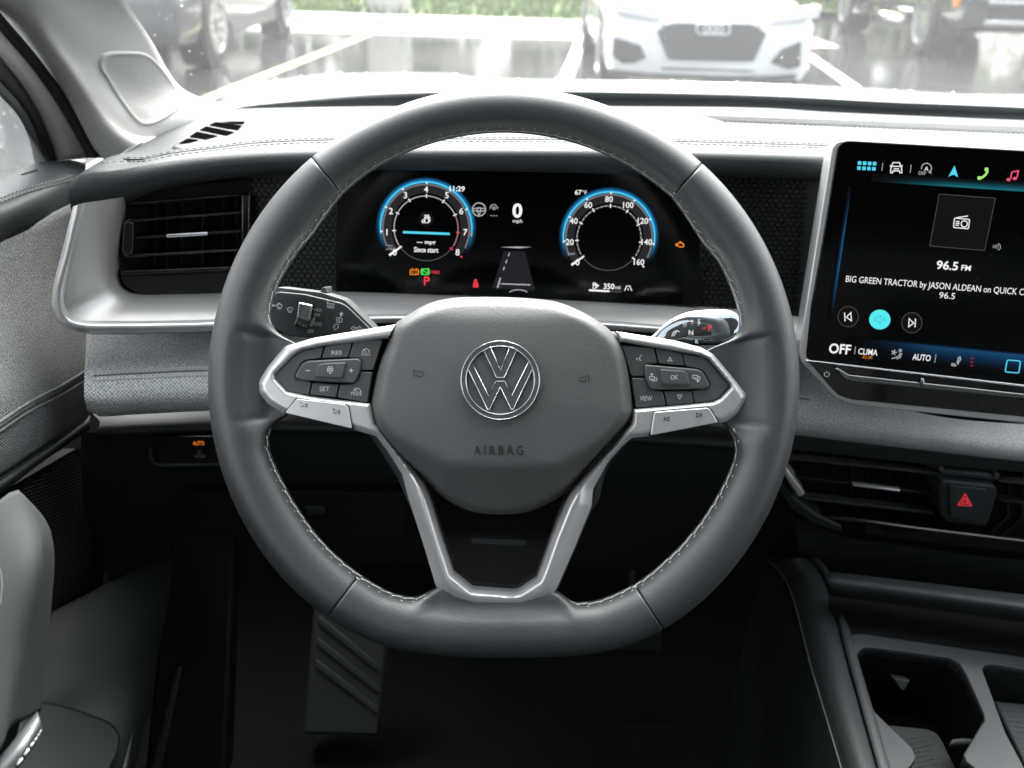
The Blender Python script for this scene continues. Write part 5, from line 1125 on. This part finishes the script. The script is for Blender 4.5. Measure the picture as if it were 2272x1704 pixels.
flat('station_tile', [[R1(1480, 508), R1(1965, 545), R1(1872, 997), R1(1397, 957)]], TPl, zq - .0002, 'lit_tile', ts)
strokes('tile_outline', [[R1(1480, 508), R1(1965, 545), R1(1872, 997), R1(1397, 957), R1(1480, 508)]], 1.0, TPl, zq, 'lit_dim', ts)
rad = [R1(1612, 715), R1(1742, 728), R1(1732, 808), R1(1602, 797)]; strokes('icon', [rnd(rad, 3) + [rnd(rad, 3)[0]], [R1(1632, 712), R1(1728, 698)], arc(*R1(1696, 766), 7, 0, 360, 16), [R1(1624, 745), R1(1656, 748)], [R1(1622, 760), R1(1654, 763)], [R1(1620, 776), R1(1650, 779)]], 2.2, TPl, zq, 'lit_white', ts)
text('icon', 'HD', *R1(1968, 962), 8, TPl, zq, 'lit_grey', ts, width=12); strokes('icon', [arc(*R1(1982, 964), 7, -80, 80, 10)], 1.5, TPl, zq, 'lit_grey', ts)
text('station_name', '96.5', *R1(1550, 1125), 18, TPl, zq, 'lit_white', ts, width=48, bold=.02); text('station_name', 'FM', *R1(1712, 1146), 11.5, TPl, zq, 'lit_white', ts, width=21, bold=.02)
V_, F_ = glyphs('BIG GREEN TRACTOR by JASON ALDEAN on QUICK CO')
x0, y0 = R1(668, 1225); x1, y1 = R1(2260, 1372); text('song_title', 'BIG GREEN TRACTOR by JASON ALDEAN on QUICK CO', (x0 + x1) / 2, (y0 + y1) / 2, 14, TPl, zq, 'lit_white', ts, width=hypot(x1 - x0, y1 - y0))
text('song_title', '96.5', *R1(1548, 1385), 13.5, TPl, zq, 'lit_white', ts, width=35)
def disc(c, r): return [(c[0] + r * cos(a * pi / 20), c[1] + r * sin(a * pi / 20)) for a in range(41)]
for c, s in ((R4(693, 88), -1), (R4(1243, 140), 1)):
    flat('round_key', [disc(c, 22.5)[:-1]], TPl, zq - .0002, 'lit_tile', ts); strokes('round_key', [disc(c, 22.5)], 1, TPl, zq, 'lit_dim', ts)
    x, y = c; strokes('icon', [[(x - 6 * s, y - 9), (x - 7 * s, y + 9), (x + 4 * s, y + 1), (x - 6 * s, y - 9)], [(x + 8 * s, y - 9), (x + 7 * s, y + 10)]], 2.2, TPl, zq, 'lit_white', ts)
c = R4(966, 113); flat('mute_key', [[(c[0] + 23.5 * cos(a * pi / 20), c[1] + 22 * sin(a * pi / 20)) for a in range(40)]], TPl, zq, 'lit_aqua', ts)
x, y = c; mat('lit_deep', (.001,) * 3, .6, emit=((.02, .42, .50), 1)); strokes('icon', [[(x - 11, y - 3), (x - 5, y - 4), (x + 3, y - 10), (x + 2, y + 10), (x - 5, y + 4), (x - 11, y + 3), (x - 11, y - 3)], arc(x + 3, y, 5, -50, 50, 6), arc(x + 3, y, 9, -50, 50, 6)], 1.3, TPl, zq + .0002, 'lit_deep', ts)
text('climate_off', 'OFF', *R4(622, 366), 21, TPl, zq, 'lit_white', ts, width=48, bold=.02)
text('climate_key', 'CLIMA', *R4(864, 392), 13, TPl, zq, 'lit_white', ts, width=43, bold=.01); text('climate_key', 'A/C OFF', *R4(858, 440), 6.5, TPl, zq, 'lit_amber', ts, width=22)
text('climate_key', 'AUTO', *R4(1328, 440), 13.5, TPl, zq, 'lit_white', ts, width=40, bold=.01)
for a, b in (((757, 345), (748, 412)), ((1452, 412), (1440, 485))): strokes('divider', [[R4(*a), R4(*b)]], 1.4, TPl, zq, 'lit_grey', ts)
x, y = R4(1108, 412); strokes('icon', [arc(x + 9, y - 8, 2.6, 0, 360, 10), [(x + 9, y - 3), (x + 6, y + 4), (x - 2, y + 8), (x - 10, y + 10)], [(x + 12, y - 2), (x + 9, y + 7), (x + 1, y + 11)]] + [[(x - 5, y - 4), (x - 5 + 6.5 * cos(k * pi / 2.5), y - 4 + 6.5 * sin(k * pi / 2.5))] for k in range(5)], 2.2, TPl, zq, 'lit_grey', ts)
x, y = R4(1630, 470); strokes('icon', [[(x + 7, y - 10), (x + 9, y - 4), (x + 4, y + 4), (x + 2, y + 8)], [(x - 12, y + 6), (x - 2, y + 8)], [(x - 12, y + 10), (x - 1, y + 11)], [(x + 5, y - 9), (x + 3, y - 2), (x + 1, y + 5)]], 2.6, TPl, zq, 'lit_grey', ts)
mat('lit_darkred', (.001,) * 3, .6, emit=((.30, .005, .02), 1)); strokes('seat_heat_mark', [[R4(1748, 448 + k * 30), R4(1782 - k * 6, 450 + k * 32)] for k in range(3)], 2.6, TPl, zq, 'lit_darkred', ts)
hk = rnd([R4(2068, 462), R4(2182, 472), R4(2168, 575), R4(2048, 565)], 4); strokes('home_key', [hk + [hk[0]]], 2.6, TPl, zq, 'lit_cyan', ts)
# ================================================================ windscreen pillar, side window, door
PT = thing('pillar_trim', PD(300, 300, .95), 'pale cloth covered windscreen pillar trim with oval speaker grille', 'pillar trim')
# rows run from the top of the picture to the base; every point is (px, py, depth)
def rowd(pts): return [PD(x, y, d) for x, y, d in pts]
pf = sheet('pillar_face', [rowd([(128, -260, .66), (262, -20, .84), (330, 80, .92), (397, 190, 1.02), (440, 215, 1.06), (520, 232, 1.14)]),
                      rowd([(40, -230, .645), (190, -10, .82), (262, 110, .89), (330, 215, .96), (400, 252, 1.0), (500, 252, 1.10)]),
                      rowd([(-40, -190, .63), (100, 10, .79), (165, 120, .85), (235, 230, .90), (300, 300, .94), (400, 292, 1.0)]),
                      rowd([(-80, -150, .625), (48, 14, .78), (112, 110, .83), (185, 220, .88), (250, 300, .91), (310, 332, .93)]),
                      rowd([(-110, -120, .64), (25, 22, .79), (80, 105, .84), (150, 210, .885), (210, 300, .915), (255, 352, .93)]),
                      rowd([(-150, -90, .66), (-5, 26, .81), (55, 112, .86), (125, 215, .90), (190, 308, .93), (232, 356, .945)])], 'pillar_cloth', PT, 60, 6, .004)
gp = [Q1(*p) for p in [(870, 480), (920, 455), (1080, 443), (1230, 455), (1300, 490), (1420, 620), (1540, 800), (1565, 870), (1555, 930), (1400, 1040), (1290, 1083), (1210, 1075), (1130, 1000), (1000, 820), (900, 650), (855, 580)]]
gp = [tuple(p)[:2] for p in cr([(x, y, 0) for x, y in gp], 60, closed=True)][:-1]
pfhit = caster(pf)
tg = patch('speaker_grille', gp, pfhit, 'pillar_plastic', PT, [(1.03, -.002), (1.015, -.0004), (1.0, .0008), (.97, .0018), (.94, .002), (.91, .0013), (.8, .0013), (.6, .0013), (.4, .0013), (.2, .0013)])
V = []; Fc = []
def inpoly(P, a, b):
    r = False
    for i in range(len(P)):
        (x1, y1), (x2, y2) = P[i - 1], P[i]
        if (y1 > b) != (y2 > b) and a < (x2 - x1) * (b - y1) / (y2 - y1) + x1: r = not r
    return r
inside = lambda a, b: inpoly(ins, a, b)
gc_ = (sum(p[0] for p in gp) / len(gp), sum(p[1] for p in gp) / len(gp)); gin = [(gc_[0] + (x - gc_[0]) * .90, gc_[1] + (y - gc_[1]) * .90) for x, y in gp]
for i in range(-40, 80):
    for j in range(-40, 80):
        x, y = 220 + i * 5.2 + j * 2.6, 110 + j * 4.4
        if inpoly(gin, x, y):
            o = len(V); V += [pfhit(x + 1.15 * c, y + 1.15 * s_, .0016) for c, s_ in ((1, 0), (.5, .87), (-.5, .87), (-1, 0), (-.5, -.87), (.5, -.87))]; Fc.append(tuple(range(o, o + 6)))
mat('hole', (.10, .098, .095), .9); struct(mk('grille_holes', V, Fc, 'hole', tg, smooth=False), 'stuff')
# seals and frames left of the pillar, each a rounded strip
def strip(name, L0, L1, m, parent, bulge=.006):
    mid_ = [((a[0] + b[0]) / 2, (a[1] + b[1]) / 2, (a[2] + b[2]) / 2 - bulge) for a, b in zip(L0, L1)]
    return sheet(name, [rowd(L0), rowd(mid_), rowd(L1)], m, parent, 30, 4, .003)
def ed(p, q, d0, d1, ext=.55, bow=0):
    (x0, y0), (x1, y1) = p, q; L_ = []
    for t in (-ext, -.25, 0, .33, .66, 1.0):
        L_.append((x0 + (x1 - x0) * t + bow * sin(pi * max(0, t)), y0 + (y1 - y0) * t - bow * .7 * sin(pi * max(0, t)), d0 + (d1 - d0) * t))
    return L_
S0 = ed(Q1(-10, 90), Q1(905, 1365), .80, .95, bow=10); S1 = ed(Q1(-10, 250), Q1(770, 1365), .80, .95, bow=10)
S2 = ed(Q1(-10, 480), Q1(490, 1390), .81, .94, bow=12); S3 = ed(Q1(-10, 690), Q1(385, 1395), .81, .93, bow=14); S4 = ed(Q1(-10, 815), Q1(298, 1408), .815, .925, bow=14)
DR = thing('driver_door', (-.40, .55, .40), 'driver door with dark padded sill, woven cloth panel and grey pull handle', 'door')
SL = strip('door_seal', S0, S1, 'seal_rubber', PT)
strip('door_frame', S1, S2, 'pillar_plastic', DR, .004); strip('window_seal', S2, S3, 'seal_rubber', DR); strip('window_channel', S3, S4, 'plastic_grey', DR, .003)
# side glass with rain
gw = [rowd([(-420, -140, .62), (-200, -60, .74), (20, 60, .86), (110, 360, .94)]), rowd([(-520, 250, .62), (-300, 330, .70), (-40, 410, .80), (110, 410, .92)])]
sg_ = sheet('side_window', gw, 'side_glass', None, 20, 6); tag(sg_, 'rain spotted side window glass above the driver door sill', 'window')
V = []; Fc = []
def gpt(px_, py_): return PD(px_, py_, .86 + (px_ / 110) * .05 + .0)
for i in range(30):
    px_, py_ = random.uniform(-30, 70), random.uniform(210, 392)
    if px_ > 75 * ((py_ - 205) / 155) ** .6: continue
    drop(gpt(px_, py_), CAMP - gpt(px_, py_), random.uniform(.0006, .0016), random.uniform(1, 1.8), Vector((0, 0, 1)))
d = mk('side_window_raindrops', V, Fc, 'water'); tag(d, 'raindrops on the side window glass by the pillar', 'raindrops'); struct(d, 'stuff')
GPn = plane3(gpt(5, 340), gpt(20, 340), gpt(5, 320)); x, y = Q1(20, 1322); strokes('etched_mark', [arc(x, y, 5.5, 0, 360, 16), [(x - 2, y - 2.5), (x - 2, y + 2.5)], [(x + 2, y - 2.5), (x + 2, y + 2.5)]], 1, GPn, .001, 'print_grey', sg_)
# door sill pad
def px_row(pts): return [PX(x, y, X) for x, y, X in pts]
sheet('sill_pad', [px_row([(-80, 440, -.43), (0, 398, -.43), (77, 362, -.43), (140, 356, -.425), (190, 352, -.42)]), px_row([(-80, 455, -.41), (0, 420, -.41), (77, 392, -.405), (140, 380, -.40), (190, 375, -.402)]),
                   px_row([(-80, 480, -.393), (0, 448, -.393), (60, 424, -.39), (130, 405, -.388), (185, 392, -.395)]), px_row([(-80, 520, -.386), (0, 485, -.386), (60, 458, -.383), (130, 432, -.384), (180, 418, -.393)]),
                   px_row([(-80, 575, -.392), (0, 539, -.392), (65, 508, -.388), (123, 480, -.386), (175, 460, -.396)])], 'leather_dash', DR, 40, 5, .003)
for dy, in ((0,), (9,)): dashes('stitching', cr(px_row([(-80, 470 + dy, -.3900), (0, 440 + dy, -.3905), (60, 417 + dy, -.3875), (130, 399 + dy, -.3865), (160, 390 + dy, -.389)]), 60), .0006, 'thread_dark', DR)
prism('lock_slot', [Q1(180, 1500), Q1(310, 1455), Q1(330, 1465), Q1(250, 1495)], plane3(PX(66, 378, -.418), PX(90, 370, -.416), PX(66, 360, -.425)), -.002, .002, 'plastic_dark', DR, .0008)
mk('inner_skin', [(-.44, -.5, .4), (-.44, 1.05, .4), (-.44, 1.05, 1.05), (-.44, -.5, 1.05)], [(0, 1, 2, 3)], 'plastic_dark', DR, smooth=False)
dfab = [[(-90, 570, -.395), (0, 532, -.392), (65, 503, -.388), (123, 474, -.382), (200, 436, -.375)], [(-90, 690, -.392), (0, 655, -.389), (65, 640, -.386), (130, 620, -.386), (205, 600, -.388)], [(-90, 820, -.380), (0, 785, -.377), (65, 770, -.374), (130, 740, -.376), (205, 715, -.385)],
        [(-90, 960, -.368), (0, 905, -.366), (65, 870, -.364), (130, 840, -.364), (196, 800, -.372)], [(-90, 1050, -.368), (0, 1000, -.366), (65, 955, -.364), (130, 915, -.364), (196, 872, -.370)], [(-90, 1110, -.376), (0, 1057, -.374), (77, 1005, -.371), (150, 955, -.371), (198, 918, -.376)]]
fb = sheet('cloth_panel', [px_row(r) for r in dfab], 'weave_door', DR, 50, 6, .003)
for dy, m, r_ in ((0, 'thread_dark', .0009), (-9, 'weave_door', .0011), (11, 'weave_door', .0011)):
    tube('piping', cr(px_row([(-90, 1008 + dy, -.3655), (0, 945 + dy, -.3635), (65, 902 + dy, -.3615), (130, 868 + dy, -.3615), (196, 828 + dy, -.369)]), 60), r_, m, fb, n=6)
sheet('lower_band', [px_row([(-90, 1112, -.377), (0, 1058, -.375), (77, 1006, -.372), (150, 957, -.372), (200, 922, -.376)]), px_row([(-90, 1130, -.366), (0, 1076, -.364), (77, 1022, -.362), (150, 972, -.362), (200, 938, -.37)]), px_row([(-90, 1155, -.372), (0, 1098, -.370), (77, 1038, -.367), (150, 986, -.367), (200, 952, -.375)])], 'leather_dash', DR, 40, 4, .002)
# perforated speaker field
SPD = plane3(PX(110, 1150, -.385), PX(180, 1120, -.389), PX(110, 1060, -.385))
prism('speaker_panel', [Q9(-100, 1000), Q9(650, 560), Q9(800, 600), Q9(900, 1659), Q9(850, 2000), Q9(300, 2200), Q9(-100, 2200)], SPD, -.01, .0, 'recess', DR)
V = []; Fc = []; zone = [Q9(*p) for p in [(180, 915), (640, 600), (735, 720), (775, 1250), (760, 1659), (820, 1700), (440, 1980), (300, 1900), (100, 1500)]]
ins = [SPD.px(*p) for p in zone]; a_ = min(u[0] for u in ins)
while a_ < max(u[0] for u in ins):
    b_ = min(u[1] for u in ins)
    while b_ < max(u[1] for u in ins):
        if inside(a_, b_):
            o = len(V); k = .00050; V += [SPD.W(a_ + k * c, b_ + k * s, .0006) for c, s in ((1, 0), (0, 1), (-1, 0), (0, -1))]; Fc.append((o, o + 1, o + 2, o + 3))
        b_ += .0030
    a_ += .0019
struct(mk('speaker_dots', V, Fc, 'print_grey', DR, smooth=False), 'stuff')
# pull handle, two faces and the soft crease between them
HA = [(-70, 1150, .54), (-20, 1122, .55), (44, 1083, .565)]
sheet('pull_handle', [rowd([(-110, 1150, .52), (-110, 1330, .50), (-110, 1500, .48), (-110, 1720, .46)]), rowd([(-20, 1122, .53), (-20, 1300, .505), (-20, 1480, .485), (-30, 1690, .465)]), rowd([(38, 1086, .545), (42, 1260, .512), (20, 1460, .49), (0, 1668, .47)]),
                      rowd([(64, 1110, .550), (80, 1237, .518), (46, 1445, .497), (18, 1620, .478)]), rowd([(95, 1145, .57), (106, 1215, .545), (82, 1445, .53), (52, 1600, .505)]), rowd([(110, 1172, .60), (119, 1230, .585), (104, 1420, .57), (86, 1580, .545)]), rowd([(112, 1180, .68), (120, 1240, .67), (106, 1420, .65), (88, 1580, .63)])], 'handle_plastic', DR, 40, 5, .003)
strokes('handle_trim', [[Q9(0, 1590), Q9(14, 1650), Q9(18, 1760), Q9(4, 1900)]], 1.5, plane3(PD(0, 1290, .50), PD(20, 1290, .50), PD(0, 1270, .50)), .004, 'chrome_dark', DR)
T0 = ZM(0, 1278)
sheet('armrest', [rowd([(*T0(-200, 1760), .47), (*T0(0, 1560), .475), (*T0(180, 1340), .485), (*T0(320, 1170), .50)]), rowd([(*T0(-180, 1860), .462), (*T0(60, 1640), .467), (*T0(230, 1430), .475), (*T0(352, 1260), .49)]), rowd([(*T0(-100, 1960), .464), (*T0(110, 1690), .469), (*T0(265, 1480), .478), (*T0(362, 1320), .50)]), rowd([(*T0(-100, 2000), .50), (*T0(115, 1700), .50), (*T0(268, 1490), .51), (*T0(360, 1330), .54)])], 'leather', DR, 30, 5, .003)
dashes('stitching', cr(rowd([(*T0(-60, 1900), .463), (*T0(115, 1680), .4675), (*T0(260, 1478), .477), (*T0(357, 1322), .498)]), 50), .0005, 'thread', DR, .0036, .0012)
# lower door: map pocket
sheet('door_lower', [rowd([(85, 1372, .80), (180, 1325, .84), (257, 1285, .88), (385, 1230, .96)]), rowd([(70, 1440, .77), (180, 1400, .80), (300, 1370, .84), (372, 1340, .90)]), rowd([(60, 1530, .74), (180, 1510, .765), (290, 1500, .80), (348, 1480, .87)]), rowd([(50, 1580, .72), (160, 1590, .745), (285, 1590, .77), (325, 1590, .84)]), rowd([(40, 1720, .68), (160, 1720, .70), (262, 1720, .73), (296, 1720, .80)])], 'door_plastic', DR, 36, 6, .003)
PK = plane3(PD(180, 1640, .72), PD(240, 1650, .735), PD(180, 1600, .735))
pk = [T0(*p) for p in [(250, 1100), (400, 1080), (550, 1105), (800, 1190), (970, 1262), (1045, 1370), (1035, 1480), (950, 1680), (900, 1900), (200, 1900)]]
prism('pocket', [tuple(p)[:2] for p in cr([(x, y, 0) for x, y in pk], 50, closed=True)][:-1], PK, -.0, .006, 'recess', DR, .002)
prism('pocket_liner', [tuple(p)[:2] for p in cr([(x - 3, y + 6, 0) for x, y in pk], 50, closed=True)][:-1], PK, .005, .008, 'door_plastic', DR, .002)
tube('pocket_rib', cr(rowd([(352, 1316, .925), (330, 1400, .885), (308, 1492, .845)]), 20), [.0015 + .0025 * i / 19 for i in range(20)], 'plastic_soft', DR, n=8)
tube('pocket_rib', cr(rowd([(292, 1590, .785), (285, 1640, .765), (272, 1715, .74)]), 20), .003, 'plastic_soft', DR, n=8)
# ================================================================ footwell
struct(mk('floor_carpet', [PZ(x, y, .40) for x, y in ((120, 1900), (2000, 1900), (2000, 1150), (120, 1150))], [(0, 1, 2, 3)], 'carpet', smooth=False))
FR = Pl(PZ(760, 1650, .43), (1, 0, 0), (0, .62, .78))
fr_ = prism('foot_rest', [(698, 1330), (858, 1330), (852, 1500), (838, 1632), (672, 1628)], FR, -.03, .0, 'plastic_soft', None, .006, r=8); tag(fr_, 'ribbed black foot rest in the dark footwell below the wheel', 'foot rest')
for k in range(6):
    y0 = 1365 + k * 48; prism('rib', [(708 - k * 4, y0), (840, y0 + 110), (840, y0 + 128), (706 - k * 4, y0 + 20)], FR, -.002, .003, 'plastic_soft', fr_, .0015) if y0 + 128 < 1625 else None
# sill strip by the door, brake pedal
V = []
tube('x', [], .01, None) if False else None
BP = Pl(PY(1420, 1390, 1.02), (1, 0, 0), (0, .35, .94))
bp = thing('brake_pedal', BP.P(1420, 1420), 'black brake pedal hanging in the shadow right of the column', 'pedal')
prism('pedal_pad', [(1340, 1395), (1470, 1398), (1468, 1450), (1345, 1448)], BP, -.012, .0, 'plastic_dark', bp, .004)
tube('pedal_arm', [BP.P(1405, 1400, -.012), BP.P(1405, 1300, -.06), BP.P(1405, 1220, -.10)], .008, 'recess', bp, n=8)
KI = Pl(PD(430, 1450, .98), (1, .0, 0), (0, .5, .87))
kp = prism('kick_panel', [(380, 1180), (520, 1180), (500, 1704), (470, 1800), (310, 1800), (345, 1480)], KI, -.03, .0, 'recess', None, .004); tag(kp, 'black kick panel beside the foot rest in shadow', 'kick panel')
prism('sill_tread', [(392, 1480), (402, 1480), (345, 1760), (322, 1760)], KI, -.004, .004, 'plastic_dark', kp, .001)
# ================================================================ centre console
U = ZM(1704, 1278)
CC = thing('centre_console', PZ(2050, 1700, .40), 'grey centre console with leather bolster, cup holder and storage tray', 'console')
CPL = Pl(PZ(2080, 1500, .73), (1, 0, 0), (0, .985, .17))
hole1 = [U(*p) for p in [(768, 680), (790, 640), (830, 615), (900, 615), (1570, 706), (1660, 758), (1720, 860), (1868, 1195), (1872, 1250), (1740, 1470), (1695, 1545), (1720, 1605), (1790, 1659), (1880, 1760), (1880, 2150), (1150, 2150), (1150, 1710), (1240, 1630), (1278, 1570), (1240, 1480), (1040, 1290), (920, 1172), (885, 1100)]]
hole2 = [U(*p) for p in [(1848, 800), (1880, 766), (1950, 762), (2212, 806), (3000, 920), (3000, 2400), (2500, 2200), (2050, 1350)]]
plate_o = [U(*p) for p in [(690, 540), (740, 505), (820, 500), (2212, 700), (3200, 830), (3200, 2500), (1250, 2500), (1040, 1659), (850, 1000)]]
prism('cup_holder_plate', plate_o, CPL, -.012, .0, 'plastic_grey', CC, .0022, 2, holes=[hole1, hole2])
def well(name, hole, depth, parent, m='recess'):
    L_ = [CPL.px(x, y) for x, y in hole]; n = len(L_); V = [CPL.W(a, b, -.004) for a, b in L_] + [CPL.W(a, b, -depth) for a, b in L_]
    return mk(name, V, [(i, (i + 1) % n, n + (i + 1) % n, n + i) for i in range(n)] + [tuple(range(n, 2 * n))], m, parent, sharp=30)
w1 = well('cup_well', hole1, .085, CC); w2 = well('storage_well', hole2, .045, CC, 'plastic_dark')
strokes('well_edge', [hole1[:18]], 1.6, CPL, -.0045, 'plastic_grey', CC)
mp = prism('rubber_mat', [U(*p) for p in [(1000, 1300), (1060, 1288), (1380, 1320), (1450, 1352), (1500, 1410), (1640, 1700), (1700, 2000), (1000, 2000)]], CPL, -.055, -.045, 'plastic_soft', CC, .002, r=5)
for k in range(15):
    x0, y0 = 1150 + k * 16, 1390 + k * 40; strokes('mat_rib', [[U(x0 - 60, y0 + 40), U(x0 + 220, y0 - 20)]], 1.6, CPL, -.0442, 'plastic_grey', mp) if k < 12 else None
m2 = prism('rubber_mat', [U(*p) for p in [(1950, 1072), (2212, 1100), (3000, 1190), (3000, 2300), (2500, 2200)]], CPL, -.04, -.03, 'plastic_soft', CC, .002)
for k in range(14): strokes('mat_rib', [[U(2020 + k * 22, 1150 + k * 46), U(2500 + k * 22, 1190 + k * 46)]], 1.6, CPL, -.0292, 'plastic_grey', m2)
prism('holder_tab', [U(1088, 886), U(1230, 905), U(1190, 975), U(1165, 1005), U(1130, 960)], Pl(PZ(2000, 1520, .70), (1, 0, 0), (0, .35, .94)), -.01, .004, 'plastic_grey', CC, .001)
prism('divider_ring', [U(1590, 1400), U(1680, 1392), U(1780, 1400), U(1760, 1440), U(1640, 1440), U(1570, 1450)], CPL, -.03, -.022, 'plastic_grey', CC, .002)
# bolster along the driver's side
b0 = [U(0, -140), U(150, 20), U(395, 840), U(640, 1659), U(720, 1950)]; b1 = [U(330, -160), U(465, 0), U(705, 830), U(938, 1659), U(1020, 1950)]
def ml(t, dz): return [PZ(x0 + (x1 - x0) * t, y0 + (y1 - y0) * t, .72 + dz) for (x0, y0), (x1, y1) in zip(b0, b1)]
sheet('bolster', [[p + Vector((-.004, 0, -.05)) for p in ml(0, 0)], ml(0, 0), ml(.25, .014), ml(.55, .022), ml(.85, .022), ml(1, .012), [p + Vector((.002, 0, -.02)) for p in ml(1, .012)]], 'leather_dash', CC, 40, 5)
tube('bolster_piping', cr([p + Vector((-.0008, 0, .0004)) for p in ml(0, 0)], 50), .0007, 'thread_dark', CC, n=6)
e0 = [U(350, -160), U(482, 0), U(722, 830), U(955, 1659), U(1035, 1950)]; e1 = [U(420, -160), U(548, 0), U(690, 450), U(1000, 1500), U(1060, 1659), U(1160, 1950)]
sheet('console_edge', [[PZ(x, y, .700) for x, y in e0], [PZ(x, y, .738) for x, y in e0], [PZ(x + 8, y, .742) for x, y in e0], [PZ(x, y, .738) for x, y in [U(420, -160), U(548, 0), U(800, 830), U(1045, 1659), U(1130, 1950)]], [PZ(x + 3, y + 3, .715) for x, y in [U(420, -160), U(548, 0), U(800, 830), U(1045, 1659), U(1130, 1950)]]], 'plastic_grey', CC, 40, 4)
sheet('console_side', [[p + Vector((-.003, 0, -.004)) for p in ml(0, 0)], [p + Vector((-.012, 0, -.12)) for p in ml(0, 0)], [p + Vector((-.02, 0, -.34)) for p in ml(0, 0)]], 'plastic_dark', CC, 40, 4)
# storage shelf lip in front of the cup holder
lip = lambda a, b, Z: [PZ(x, y, Z) for x, y in (U(520, a), U(1100, a + (b - a) * .33), U(2212, b), U(3200, b + (b - a) * .6))]
sheet('tray_lip', [lip(-40, 160, .785), lip(30, 262, .79), lip(80, 310, .785), lip(150, 380, .768), lip(170, 400, .755)], 'plastic_soft', CC, 30, 4, .003)
sheet('tray_recess', [lip(150, 380, .752), lip(300, 520, .742), lip(440, 650, .735), lip(500, 700, .731)], 'recess', CC, 30, 4)

# ================================================================ dust on the gloss black pieces
def dust(pl, box, z, n, parent):
    V = []; Fc = []
    for i in range(n):
        x, y = random.uniform(box[0], box[2]), random.uniform(box[1], box[3]); a, b = pl.px(x, y, z); r = random.uniform(.00005, .0002); o = len(V)
        V += [pl.W(a + r * c, b + r * s_ * random.uniform(.6, 1.6), z) for c, s_ in ((1, 0), (0, 1), (-1, 0), (0, -1))]; Fc.append((o, o + 1, o + 2, o + 3))
    return struct(mk('dust', V, Fc, 'print_grey', parent, smooth=False), 'stuff')
dust(WP, (1000, 1150, 1200, 1300), -.0101, 34, SW); dust(TPl, (1890, 850, 2270, 930), .0046, 60, TS); dust(TPl, (1880, 330, 2270, 800), .0031, 70, TS)
